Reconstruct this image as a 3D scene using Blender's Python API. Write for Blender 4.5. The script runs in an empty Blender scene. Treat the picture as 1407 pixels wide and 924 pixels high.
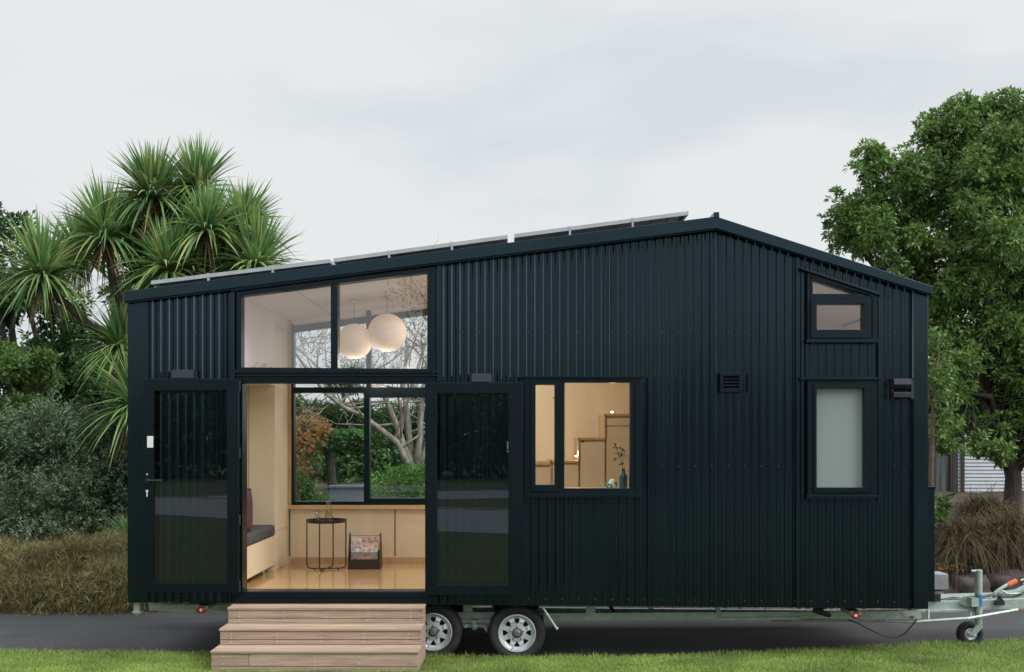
import bpy, math, random
import numpy as np
from mathutils import Vector
R = math.radians
random.seed(7); RNG = np.random.default_rng(7)
SC = bpy.context.scene; COL = SC.collection
F = 1400.0; CAMH = 2.25; CX = 703.0; HY = 600.0; CAMY = -10.0

def P(px, py, D):
    """real-world point at distance D in front of the camera for a measured position"""
    return ((px-CX)*D/F, D+CAMY, CAMH+(HY-py)*D/F)
def XW(px, D=10.0): return (px-CX)*D/F
def ZW(py, D=10.0): return CAMH+(HY-py)*D/F

# ------------------------------------------------------------------ materials
def nt(name):
    m = bpy.data.materials.new(name); m.use_nodes = True
    n = m.node_tree; n.nodes.clear()
    out = n.nodes.new('ShaderNodeOutputMaterial')
    return m, n, out
def N(t, typ, **kw):
    n = t.nodes.new(typ)
    for k, v in kw.items():
        if k in n.inputs: n.inputs[k].default_value = v
        else: setattr(n, k, v)
    return n
def rgba(c): return (c[0], c[1], c[2], 1)
def setin(n, name, v):
    if name in n.inputs: n.inputs[name].default_value = v
def pmat(name, c1, c2=None, rough=.5, scale=5, stretch=(1, 1, 1), bump=0, bscale=None, metal=0, spec=.5, coat=0, detail=6, lo=.35, hi=.65, rvar=0, tint=None):
    m, t, out = nt(name)
    b = N(t, 'ShaderNodeBsdfPrincipled'); setin(b, 'Roughness', rough); setin(b, 'Metallic', metal)
    setin(b, 'Specular IOR Level', spec); setin(b, 'Coat Weight', coat); setin(b, 'Coat Roughness', .12)
    if tint: setin(b, 'Specular Tint', rgba(tint))
    t.links.new(b.outputs[0], out.inputs[0])
    tc = N(t, 'ShaderNodeTexCoord'); mp = N(t, 'ShaderNodeMapping'); mp.inputs['Scale'].default_value = stretch
    t.links.new(tc.outputs['Object'], mp.inputs[0])
    nz = N(t, 'ShaderNodeTexNoise', Scale=scale, Detail=detail); t.links.new(mp.outputs[0], nz.inputs['Vector'])
    if c2 is None: c2 = tuple(x*.8 for x in c1)
    cr = N(t, 'ShaderNodeValToRGB'); e = cr.color_ramp.elements
    e[0].position = lo; e[1].position = hi; e[0].color = rgba(c1); e[1].color = rgba(c2)
    t.links.new(nz.outputs['Fac'], cr.inputs[0]); t.links.new(cr.outputs[0], b.inputs['Base Color'])
    if rvar:
        mr = N(t, 'ShaderNodeMapRange'); mr.inputs['To Min'].default_value = max(0, rough-rvar); mr.inputs['To Max'].default_value = rough+rvar
        t.links.new(nz.outputs['Fac'], mr.inputs[0]); t.links.new(mr.outputs[0], b.inputs['Roughness'])
    if bump:
        n2 = N(t, 'ShaderNodeTexNoise', Scale=bscale or scale*4, Detail=5); t.links.new(mp.outputs[0], n2.inputs['Vector'])
        bp = N(t, 'ShaderNodeBump', Strength=bump, Distance=.01); t.links.new(n2.outputs['Fac'], bp.inputs['Height'])
        t.links.new(bp.outputs[0], b.inputs['Normal'])
    return m
def leafmat(name, cols, rough=.5, trans=.25, spec=.35):
    m, t, out = nt(name)
    g = N(t, 'ShaderNodeNewGeometry'); cr = N(t, 'ShaderNodeValToRGB')
    e = cr.color_ramp.elements
    while len(e) < len(cols): e.new(.5)
    for i, c in enumerate(cols): e[i].position = i/(len(cols)-1); e[i].color = rgba(c)
    t.links.new(g.outputs['Random Per Island'], cr.inputs[0])
    # slow change of tone from bough to bough
    tc = N(t, 'ShaderNodeTexCoord'); nz = N(t, 'ShaderNodeTexNoise', Scale=1.3, Detail=2); t.links.new(tc.outputs['Object'], nz.inputs['Vector'])
    mr = N(t, 'ShaderNodeMapRange'); mr.inputs['From Min'].default_value = .3; mr.inputs['From Max'].default_value = .7
    mr.inputs['To Min'].default_value = .7; mr.inputs['To Max'].default_value = 1.3
    t.links.new(nz.outputs['Fac'], mr.inputs[0])
    mul = N(t, 'ShaderNodeVectorMath', operation='SCALE'); t.links.new(cr.outputs[0], mul.inputs[0]); t.links.new(mr.outputs[0], mul.inputs['Scale'])
    b = N(t, 'ShaderNodeBsdfPrincipled'); setin(b, 'Roughness', rough); setin(b, 'Specular IOR Level', spec)
    t.links.new(mul.outputs[0], b.inputs['Base Color'])
    tr = N(t, 'ShaderNodeBsdfTranslucent'); t.links.new(mul.outputs[0], tr.inputs[0])
    mx = N(t, 'ShaderNodeMixShader'); mx.inputs[0].default_value = trans
    t.links.new(b.outputs[0], mx.inputs[1]); t.links.new(tr.outputs[0], mx.inputs[2]); t.links.new(mx.outputs[0], out.inputs[0])
    return m
def glassmat(name, tint=(.95, .97, .96), refl=1.0, rough=0.0, ior=1.5, base=.0):
    m, t, out = nt(name)
    lw = N(t, 'ShaderNodeLayerWeight', Blend=.5)
    pw = N(t, 'ShaderNodeMath', operation='POWER'); pw.inputs[1].default_value = 5; t.links.new(lw.outputs['Facing'], pw.inputs[0])
    mu = N(t, 'ShaderNodeMath', operation='MULTIPLY_ADD'); mu.inputs[1].default_value = .9; mu.inputs[2].default_value = .04*1.8*refl+base
    t.links.new(pw.outputs[0], mu.inputs[0])
    mu.use_clamp = True
    tr = N(t, 'ShaderNodeBsdfTransparent'); tr.inputs[0].default_value = rgba(tint)
    gl = N(t, 'ShaderNodeBsdfGlossy'); gl.inputs['Roughness'].default_value = rough
    mx = N(t, 'ShaderNodeMixShader'); t.links.new(mu.outputs[0], mx.inputs[0]); t.links.new(tr.outputs[0], mx.inputs[1]); t.links.new(gl.outputs[0], mx.inputs[2])
    t.links.new(mx.outputs[0], out.inputs[0]); return m
def emat(name, c, s):
    m, t, out = nt(name); e = N(t, 'ShaderNodeEmission'); e.inputs[0].default_value = rgba(c); e.inputs[1].default_value = s
    t.links.new(e.outputs[0], out.inputs[0]); return m

M = {}
M['clad'] = pmat('black_steel_cladding', (.0012, .0022, .0026), (.0024, .0036, .0040), rough=.22, scale=1.5, stretch=(3, 1, .3), spec=.62, rvar=.07, bump=.12, bscale=2.2, tint=(.50, .80, 1))
M['flash'] = pmat('black_steel_flashing', (.0014, .0028, .0034), (.0022, .0040, .0048), rough=.24, scale=3, spec=.66, rvar=.05, tint=(.50, .80, 1))
M['frame'] = pmat('black_aluminium_joinery', (.0022, .0036, .0042), (.0032, .0046, .0052), rough=.3, scale=8, spec=.42, tint=(.5, .8, 1))
M['screw'] = pmat('weathered_screw_heads', (.045, .052, .058), (.03, .036, .04), rough=.4)
M['dark'] = pmat('dark_underside', (.008, .008, .009), (.012, .012, .012), rough=.8)
M['ply'] = pmat('birch_plywood', (.70, .605, .455), (.64, .545, .395), rough=.45, scale=2.2, stretch=(1.5, 1.5, .35), bump=.05, coat=.1)
M['ply_seat'] = pmat('birch_plywood_cabinet', (.66, .56, .40), (.60, .50, .345), rough=.4, scale=2.6, stretch=(1, .5, 2.2), coat=.1)
M['trim'] = pmat('pine_trim', (.48, .33, .19), (.40, .26, .14), rough=.45, scale=6, stretch=(6, 6, .8))
M['sill'] = pmat('pine_sill', (.56, .39, .23), (.49, .33, .18), rough=.45, scale=6, stretch=(.8, 6, 6))
M['plyfloor'] = pmat('varnished_plywood_floor', (.55, .36, .175), (.48, .30, .135), rough=.17, scale=3, stretch=(.5, 2, 1), coat=.5)
M['white'] = pmat('white_ceiling_paint', (.72, .68, .72), (.70, .66, .70), rough=.6, scale=3)
M['galv'] = pmat('galvanised_steel', (.46, .53, .50), (.34, .41, .38), rough=.45, metal=.45, scale=14, stretch=(1, 1, 2), bump=.05, rvar=.1)
M['alu'] = pmat('aluminium_panel_edge', (.42, .45, .47), (.36, .39, .41), rough=.35, metal=.3, scale=8)
M['solar'] = pmat('solar_panel_back', (.03, .035, .04), (.04, .045, .05), rough=.3)
M['line'] = pmat('silver_busbar', (.4, .4, .42), rough=.5)
M['rubber'] = pmat('black_rubber', (.012, .012, .013), (.02, .02, .021), rough=.75, scale=20, bump=.2)
M['rim'] = pmat('silver_painted_rim', (.66, .70, .72), (.56, .60, .62), rough=.32, metal=.45, scale=12)
M['hub'] = pmat('dusty_hub', (.22, .22, .21), (.12, .12, .11), rough=.5, metal=.6, scale=30)
M['orange'] = pmat('orange_grip', (.75, .16, .04), (.68, .13, .03), rough=.5)
M['bluetape'] = pmat('blue_label', (.02, .16, .30), (.05, .22, .36), rough=.4)
M['redlens'] = pmat('red_orange_lens', (.34, .035, .012), (.28, .03, .012), rough=.2)
M['whitepl'] = pmat('white_plastic', (.75, .77, .78), rough=.4)
M['bplastic'] = pmat('black_plastic', (.010, .011, .012), (.016, .016, .017), rough=.5)
M['fixture'] = pmat('charcoal_powder_coat', (.009, .014, .018), (.012, .017, .021), rough=.4, scale=20)
M['glass'] = glassmat('clear_glass')
M['glasst'] = glassmat('sky_reflecting_glass', tint=(.95, .95, .96), refl=2.5)
M['doorglass'] = glassmat('tinted_door_glass', tint=(.74, .78, .77), refl=1.15)
M['vessel'] = glassmat('thin_drinking_glass', tint=(.95, .97, .96), refl=.9)
M['asphalt'] = pmat('asphalt', (.048, .046, .050), (.033, .032, .036), rough=.85, scale=1.1, bump=.7, bscale=160, detail=10, lo=.3, hi=.7)
def aggregate(m):
    t = m.node_tree; b = [n for n in t.nodes if n.type == 'BSDF_PRINCIPLED'][0]; src = b.inputs['Base Color'].links[0].from_socket
    tc = N(t, 'ShaderNodeTexCoord'); v = N(t, 'ShaderNodeTexVoronoi', Scale=95); t.links.new(tc.outputs['Object'], v.inputs['Vector'])
    n2 = N(t, 'ShaderNodeTexNoise', Scale=.9, Detail=6, Distortion=.8); mp = N(t, 'ShaderNodeMapping'); mp.inputs['Scale'].default_value = (.35, 1.6, 1); t.links.new(tc.outputs['Object'], mp.inputs[0]); t.links.new(mp.outputs[0], n2.inputs['Vector'])
    r1 = N(t, 'ShaderNodeMapRange'); r1.inputs['To Min'].default_value = .62; r1.inputs['To Max'].default_value = 1.5; t.links.new(v.outputs['Color'], r1.inputs[0])
    r2 = N(t, 'ShaderNodeMapRange'); r2.inputs['From Min'].default_value = .3; r2.inputs['From Max'].default_value = .7; r2.inputs['To Min'].default_value = .72; r2.inputs['To Max'].default_value = 1.3; t.links.new(n2.outputs[0], r2.inputs[0])
    mm = N(t, 'ShaderNodeMath', operation='MULTIPLY'); t.links.new(r1.outputs[0], mm.inputs[0]); t.links.new(r2.outputs[0], mm.inputs[1])
    sc = N(t, 'ShaderNodeVectorMath', operation='SCALE'); t.links.new(src, sc.inputs[0]); t.links.new(mm.outputs[0], sc.inputs['Scale']); t.links.new(sc.outputs[0], b.inputs['Base Color'])
aggregate(M['asphalt'])
M['soil'] = pmat('leafy_soil', (.055, .038, .027), (.03, .022, .016), rough=.95, scale=4, bump=1, bscale=30)
M['lawn'] = pmat('lawn_soil', (.040, .062, .024), (.058, .075, .03), rough=.95, scale=1.6, bump=.6, bscale=60)
M['rock'] = pmat('brown_rock', (.075, .057, .052), (.035, .028, .027), rough=.9, scale=2.5, bump=1, bscale=9, detail=10)
M['concrete'] = pmat('grey_concrete', (.27, .28, .28), (.20, .21, .21), rough=.9, scale=8, bump=.4, bscale=50)
M['bark'] = pmat('brown_bark', (.060, .047, .036), (.028, .022, .018), rough=.95, scale=7, stretch=(3, 3, .6), bump=1, bscale=25)
M['palebark'] = pmat('pale_lichen_bark', (.31, .29, .245), (.15, .14, .115), rough=.9, scale=7, stretch=(2, 2, .8), bump=.8, bscale=25)
M['fabric'] = pmat('charcoal_upholstery', (.045, .046, .052), (.055, .056, .062), rough=.9, scale=60, bump=.25, bscale=300)
M['mauve'] = pmat('mauve_velvet', (.085, .030, .040), (.065, .024, .032), rough=.85, scale=25, bump=.3, bscale=150)
M['tablemetal'] = pmat('black_brown_metal', (.020, .014, .012), (.028, .018, .014), rough=.4)
M['paper'] = pmat('paper', (.7, .68, .66), rough=.6)
M['vase'] = pmat('teal_ceramic', (.015, .065, .085), (.02, .08, .10), rough=.35, scale=12)
M['mug'] = pmat('green_glaze', (.04, .20, .11), (.55, .62, .5), rough=.25, scale=26, lo=.5, hi=.56)
M['weather'] = pmat('pale_weatherboard', (.48, .51, .55), (.42, .45, .50), rough=.6, scale=3, stretch=(1, 1, 5))
M['darkwood'] = pmat('dark_brown_trim', (.035, .026, .022), rough=.6)
M['curtain'] = pmat('grey_curtain', (.11, .13, .13), (.04, .05, .05), rough=.9, scale=9, stretch=(3, 1, .1))
M['bluewall'] = pmat('blue_grey_render', (.10, .14, .165), (.075, .105, .13), rough=.9, scale=5)
M['tile'] = pmat('dark_roof_tile', (.06, .055, .055), rough=.8)
M['kerb'] = pmat('pale_kerb', (.35, .35, .34), rough=.9)

def woodmat():
    m, t, out = nt('weathered_hardwood_decking')
    b = N(t, 'ShaderNodeBsdfPrincipled'); setin(b, 'Roughness', .7)
    tc = N(t, 'ShaderNodeTexCoord'); mp = N(t, 'ShaderNodeMapping'); mp.inputs['Scale'].default_value = (.9, 14, 22)
    t.links.new(tc.outputs['Object'], mp.inputs[0])
    nz = N(t, 'ShaderNodeTexNoise', Scale=3, Detail=8, Distortion=.6); t.links.new(mp.outputs[0], nz.inputs[0])
    cr = N(t, 'ShaderNodeValToRGB'); e = cr.color_ramp.elements; e[0].position = .3; e[1].position = .72
    e[0].color = (.28, .193, .135, 1); e[1].color = (.46, .345, .262, 1); t.links.new(nz.outputs[0], cr.inputs[0])
    g = N(t, 'ShaderNodeNewGeometry')
    mr = N(t, 'ShaderNodeMapRange'); mr.inputs['To Min'].default_value = .78; mr.inputs['To Max'].default_value = 1.16
    t.links.new(g.outputs['Random Per Island'], mr.inputs[0])
    mul = N(t, 'ShaderNodeVectorMath', operation='SCALE'); t.links.new(cr.outputs[0], mul.inputs[0]); t.links.new(mr.outputs[0], mul.inputs['Scale'])
    t.links.new(mul.outputs[0], b.inputs['Base Color'])
    bp = N(t, 'ShaderNodeBump', Strength=.25, Distance=.004); t.links.new(nz.outputs[0], bp.inputs['Height']); t.links.new(bp.outputs[0], b.inputs['Normal'])
    t.links.new(b.outputs[0], out.inputs[0]); return m
M['deck'] = woodmat()

def frostmat():
    m, t, out = nt('frosted_glass')
    b = N(t, 'ShaderNodeBsdfPrincipled'); setin(b, 'Roughness', .10)
    b.inputs['Base Color'].default_value = (.30, .36, .355, 1)
    tr = N(t, 'ShaderNodeBsdfTranslucent'); tr.inputs[0].default_value = (.5, .58, .57, 1)
    mx = N(t, 'ShaderNodeMixShader'); mx.inputs[0].default_value = .35
    t.links.new(b.outputs[0], mx.inputs[1]); t.links.new(tr.outputs[0], mx.inputs[2]); t.links.new(mx.outputs[0], out.inputs[0]); return m
M['frost'] = frostmat()
def lanternmat():
    m, t, out = nt('rice_paper_lit')
    b = N(t, 'ShaderNodeBsdfPrincipled'); setin(b, 'Roughness', .8); b.inputs['Base Color'].default_value = (.66, .60, .56, 1)
    b.inputs['Emission Color'].default_value = (1, .70, .44, 1); b.inputs['Emission Strength'].default_value = .22
    t.links.new(b.outputs[0], out.inputs[0]); return m
M['lantern'] = lanternmat()
def covermat():
    # printed cover: stacked photographs of a room, a table and a row of flowers
    m, t, out = nt('magazine_cover_print')
    b = N(t, 'ShaderNodeBsdfPrincipled'); setin(b, 'Roughness', .35)
    tc = N(t, 'ShaderNodeTexCoord'); sx_ = N(t, 'ShaderNodeSeparateXYZ'); t.links.new(tc.outputs['Object'], sx_.inputs[0])
    mr = N(t, 'ShaderNodeMapRange'); mr.inputs['From Min'].default_value = 0; mr.inputs['From Max'].default_value = .36; t.links.new(sx_.outputs['Z'], mr.inputs[0])
    cr = N(t, 'ShaderNodeValToRGB'); e = cr.color_ramp; e.interpolation = 'CONSTANT'
    cols = [(0, (.30, .16, .13)), (.36, (.16, .15, .11)), (.50, (.52, .46, .45)), (.60, (.40, .37, .42)), (.68, (.55, .33, .20)), (.80, (.28, .24, .25)), (.88, (.40, .25, .19)), (.95, (.34, .34, .37))]
    while len(e.elements) < len(cols): e.elements.new(.5)
    for k, (p, c) in enumerate(cols): e.elements[k].position = p; e.elements[k].color = rgba(c)
    t.links.new(mr.outputs[0], cr.inputs[0])
    mp = N(t, 'ShaderNodeMapping'); mp.inputs['Scale'].default_value = (1, 1, 1.6); t.links.new(tc.outputs['Object'], mp.inputs[0])
    v = N(t, 'ShaderNodeTexVoronoi', Scale=26); t.links.new(mp.outputs[0], v.inputs['Vector'])
    nz = N(t, 'ShaderNodeTexNoise', Scale=30, Detail=3); t.links.new(mp.outputs[0], nz.inputs['Vector'])
    r2 = N(t, 'ShaderNodeMapRange'); r2.inputs['From Min'].default_value = .3; r2.inputs['From Max'].default_value = .7; r2.inputs['To Min'].default_value = .35; r2.inputs['To Max'].default_value = 1.9; t.links.new(nz.outputs[0], r2.inputs[0])
    sc = N(t, 'ShaderNodeVectorMath', operation='SCALE'); t.links.new(cr.outputs[0], sc.inputs[0]); t.links.new(r2.outputs[0], sc.inputs['Scale'])
    mx = N(t, 'ShaderNodeMix', data_type='RGBA'); mx.inputs[0].default_value = .07; t.links.new(sc.outputs[0], mx.inputs[6]); t.links.new(v.outputs['Color'], mx.inputs[7])
    t.links.new(mx.outputs[2], b.inputs['Base Color']); t.links.new(b.outputs[0], out.inputs[0]); return m
M['cover'] = covermat()
M['leaf_right'] = leafmat('glossy_green_leaves', [(0.0605, 0.1307, 0.0323), (0.1045, 0.1997, 0.0485), (0.165, 0.2722, 0.0716), (0.242, 0.3267, 0.104)], rough=.42, trans=.3)
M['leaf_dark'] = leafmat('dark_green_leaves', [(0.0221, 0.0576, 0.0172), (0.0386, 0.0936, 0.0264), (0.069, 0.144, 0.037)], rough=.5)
M['leaf_silver'] = leafmat('silver_green_leaves', [(0.055, 0.1008, 0.046), (0.11, 0.1736, 0.092), (0.24, 0.3192, 0.2024)], rough=.65, trans=.15)
M['leaf_cord'] = leafmat('sword_leaves', [(0.0791, 0.1739, 0.0633), (0.1265, 0.253, 0.087), (0.1898, 0.3162, 0.1029), (0.3795, 0.3953, 0.1423)], rough=.42, trans=.3)
M['leaf_dead'] = leafmat('dead_sword_leaves', [(.12, .09, .045), (.2, .15, .07)], rough=.7, trans=.2)
M['leaf_orange'] = leafmat('orange_autumn_leaves', [(.38, .17, .06), (.45, .24, .09), (.30, .22, .09), (.2, .16, .06)], rough=.6, trans=.4)
M['leaf_fern'] = leafmat('fern_leaves', [(0.039, 0.117, 0.026), (0.065, 0.169, 0.039)], rough=.45)
M['leaf_box'] = leafmat('clipped_bush_leaves', [(0.077, 0.21, 0.0385), (0.1386, 0.315, 0.0616), (0.2002, 0.385, 0.0924)], rough=.45)
M['leaf_brown'] = leafmat('grey_brown_twigs', [(.10, .085, .05), (.16, .14, .09), (.08, .10, .05)], rough=.7)
M['sedge'] = leafmat('brown_sedge_blades', [(0.1512, 0.135, 0.0486), (0.216, 0.189, 0.0702), (0.3024, 0.2538, 0.1188), (0.1188, 0.135, 0.0432)], rough=.7, trans=.2)
M['tussock'] = leafmat('bronze_tussock_blades', [(0.0487, 0.0325, 0.0146), (0.0893, 0.0634, 0.0293), (0.138, 0.1056, 0.0487), (0.0406, 0.0406, 0.0162)], rough=.6, trans=.2)
M['grass'] = leafmat('lawn_blades', [(0.1344, 0.256, 0.035), (0.2016, 0.32, 0.055), (0.2688, 0.3712, 0.09), (0.3808, 0.3968, 0.15)], rough=.6, trans=.3)
M['litter'] = leafmat('fallen_leaves', [(.30, .12, .03), (.22, .13, .06), (.12, .07, .03)], rough=.7)

# ------------------------------------------------------------------ mesh helpers
class MB:
    def __init__(s): s.v = []; s.f = []
    def add(s, v, f):
        o = len(s.v); s.v += [tuple(p) for p in v]; s.f += [tuple(i+o for i in q) for q in f]; return s
    def box(s, x0, x1, y0, y1, z0, z1):
        if x0 > x1: x0, x1 = x1, x0
        if y0 > y1: y0, y1 = y1, y0
        if z0 > z1: z0, z1 = z1, z0
        return s.add([(x0, y0, z0), (x1, y0, z0), (x1, y1, z0), (x0, y1, z0), (x0, y0, z1), (x1, y0, z1), (x1, y1, z1), (x0, y1, z1)],
                     [(0, 3, 2, 1), (4, 5, 6, 7), (0, 1, 5, 4), (1, 2, 6, 5), (2, 3, 7, 6), (3, 0, 4, 7)])
    def pbox(s, x0, x1, y0, y1, D0, D1):
        """box with its front face measured at distance D0"""
        return s.box(XW(x0, D0), XW(x1, D0), D0+CAMY, D1+CAMY, ZW(y1, D0), ZW(y0, D0))
    def prism(s, xz, y0, y1):
        n = len(xz)
        v = [(x, y0, z) for x, z in xz]+[(x, y1, z) for x, z in xz]
        f = [tuple(range(n)), tuple(range(2*n-1, n-1, -1))]+[(i, i+n, (i+1) % n+n, (i+1) % n) for i in range(n)]
        return s.add(v, f)
    def pprism(s, pp, D0, D1): return s.prism([(XW(a, D0), ZW(b, D0)) for a, b in pp], D0+CAMY, D1+CAMY)
    def extr(s, poly, ax, a0, a1):
        """polygon in the (y,z) plane extruded along x"""
        n = len(poly)
        v = [(a0, a, b) for a, b in poly]+[(a1, a, b) for a, b in poly]
        return s.add(v, [tuple(range(n)), tuple(range(2*n-1, n-1, -1))]+[(i, i+n, (i+1) % n+n, (i+1) % n) for i in range(n)])
    def tube(s, pts, r, n=8, cap=True):
        pts = [Vector(p) for p in pts]
        rs = r if isinstance(r, (list, tuple)) else [r]*len(pts)
        o = len(s.v); u = None
        for i, p in enumerate(pts):
            d = (pts[min(i+1, len(pts)-1)]-pts[max(i-1, 0)]).normalized()
            if u is None:
                u = d.cross(Vector((0, 0, 1)) if abs(d.z) < .9 else Vector((1, 0, 0))).normalized()
            else:
                u = (u-d*u.dot(d)).normalized()
            w = d.cross(u)
            for k in range(n):
                a = 2*math.pi*k/n
                s.v.append(tuple(p+(u*math.cos(a)+w*math.sin(a))*rs[i]))
        for i in range(len(pts)-1):
            for k in range(n):
                s.f.append((o+i*n+k, o+i*n+(k+1) % n, o+(i+1)*n+(k+1) % n, o+(i+1)*n+k))
        if cap:
            s.f.append(tuple(o+k for k in range(n-1, -1, -1))); s.f.append(tuple(o+(len(pts)-1)*n+k for k in range(n)))
        return s
    def lathe(s, prof, c, axis='z', n=24):
        """prof = (radius, along-axis) list"""
        o = len(s.v)
        for r, h in prof:
            r = max(r, 1e-4)
            for k in range(n):
                a = 2*math.pi*k/n; ca, sa = math.cos(a)*r, math.sin(a)*r
                if axis == 'z': q = (c[0]+ca, c[1]+sa, c[2]+h)
                elif axis == 'y': q = (c[0]+ca, c[1]+h, c[2]-sa)
                else: q = (c[0]+h, c[1]+ca, c[2]+sa)
                s.v.append(q)
        for i in range(len(prof)-1):
            for k in range(n):
                s.f.append((o+i*n+k, o+i*n+(k+1) % n, o+(i+1)*n+(k+1) % n, o+(i+1)*n+k))
        return s
    def build(s, name, mat, parent=None, bevel=0, smooth=False):
        me = bpy.data.meshes.new(name); me.from_pydata(s.v, [], s.f); me.update()
        me.materials.append(mat)
        if smooth: me.polygons.foreach_set('use_smooth', [True]*len(me.polygons))
        o = bpy.data.objects.new(name, me); COL.objects.link(o)
        if parent is not None:
            o.parent = parent; q = parent
            off = Vector((0, 0, 0))
            while q is not None: off += q.location; q = q.parent
            me.transform(__import__('mathutils').Matrix.Translation(-off))
        else: recentre(o)
        if bevel:
            md = o.modifiers.new('bevel', 'BEVEL'); md.width = bevel; md.segments = 2; md.limit_method = 'ANGLE'
        return o
def build_each(m, name, mat, parent=None, **kw):
    # every separate piece becomes an object of its own
    par = list(range(len(m.v)))
    def find(a):
        while par[a] != a: par[a] = par[par[a]]; a = par[a]
        return a
    for f in m.f:
        r = find(f[0])
        for i in f[1:]: par[find(i)] = r
    groups = {}
    for f in m.f: groups.setdefault(find(f[0]), []).append(f)
    for fs in groups.values():
        ids = sorted({i for f in fs for i in f}); mp = {a: k for k, a in enumerate(ids)}
        q = MB(); q.v = [m.v[i] for i in ids]; q.f = [tuple(mp[i] for i in f) for f in fs]; q.build(name, mat, parent, **kw)
MB.each = build_each
def recentre(o):
    me = o.data; n = len(me.vertices)
    co = np.empty(n*3); me.vertices.foreach_get('co', co); co = co.reshape(-1, 3)
    c = Vector(((co[:, 0].min()+co[:, 0].max())/2, (co[:, 1].min()+co[:, 1].max())/2, co[:, 2].min()))
    me.transform(__import__('mathutils').Matrix.Translation(-c)); o.location = c
def npmesh(name, V, Fq, mat, parent=None):
    V = np.ascontiguousarray(V, dtype=np.float32); Fq = np.ascontiguousarray(Fq, dtype=np.int32)
    if parent is not None:
        off = Vector((0, 0, 0)); q = parent
        while q is not None: off += q.location; q = q.parent
        V = V-np.array(off, dtype=np.float32)
    k = Fq.shape[1]
    me = bpy.data.meshes.new(name)
    me.vertices.add(len(V)); me.vertices.foreach_set('co', V.ravel())
    me.loops.add(Fq.size); me.loops.foreach_set('vertex_index', Fq.ravel())
    me.polygons.add(len(Fq)); me.polygons.foreach_set('loop_start', np.arange(0, Fq.size, k, dtype=np.int32))
    me.polygons.foreach_set('loop_total', np.full(len(Fq), k, dtype=np.int32))
    me.update(calc_edges=True); me.validate()
    me.materials.append(mat)
    o = bpy.data.objects.new(name, me); COL.objects.link(o)
    if parent is not None: o.parent = parent
    else: recentre(o)
    return o
def tag(o, label=None, cat=None, group=None, kind=None):
    if label: o['label'] = label
    if cat: o['category'] = cat
    if group: o['group'] = group
    if kind: o['kind'] = kind
    return o
def thing(name, label, cat, loc=(0, 0, 0), group=None):
    o = bpy.data.objects.new(name, None); COL.objects.link(o); o.location = loc; o.empty_display_size = .2
    return tag(o, label, cat, group)
def unit(a): return a/np.maximum(np.linalg.norm(a, axis=1, keepdims=True), 1e-9)
def leaves(C, Dr, L, W, rng, droop=.15):
    n = len(C); Dr = unit(Dr); sd = unit(np.cross(Dr, rng.normal(size=(n, 3))))
    L = np.asarray(L).reshape(-1, 1); W = np.asarray(W).reshape(-1, 1)
    nr = np.cross(Dr, sd)
    tip = C+Dr*L-np.array([0, 0, 1])*L*droop
    mid = C+Dr*L*.48
    V = np.stack([C, mid+sd*W/2+nr*W*.15, tip, mid-sd*W/2+nr*W*.15], 1).reshape(-1, 3)
    Fq = np.arange(n*4).reshape(-1, 4)
    return V, Fq
def blades(B, Dr, L, W, droop, rng, seg=5, power=2.0, flat=True):
    """long curved strips"""
    n = len(B); Dr = unit(Dr); L = np.asarray(L).reshape(-1, 1); W = np.asarray(W).reshape(-1, 1); droop = np.asarray(droop).reshape(-1, 1)
    sd = unit(np.cross(Dr, np.array([0, 0, 1.0])+rng.normal(size=(n, 3))*.25))
    rows = []
    for i in range(seg+1):
        t = i/seg
        c = B+Dr*L*t; c[:, 2:3] -= droop*L*(t**power)
        w = W*(1-t**1.7)*(.65+.7*min(t*2.2, .5)) + .0006
        rows.append(np.stack([c-sd*w/2, c+sd*w/2], 1))
    V = np.stack(rows, 1).reshape(n, (seg+1)*2, 3)
    base = (np.arange(n)*(seg+1)*2)[:, None, None]
    q = np.array([[2*i, 2*i+1, 2*i+3, 2*i+2] for i in range(seg)])[None]
    return V.reshape(-1, 3), (base+q).reshape(-1, 4)
def merge(parts):
    Vs, Fs, o = [], [], 0
    for V, Fq in parts: Vs.append(V); Fs.append(Fq+o); o += len(V)
    return np.concatenate(Vs), np.concatenate(Fs)

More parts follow.
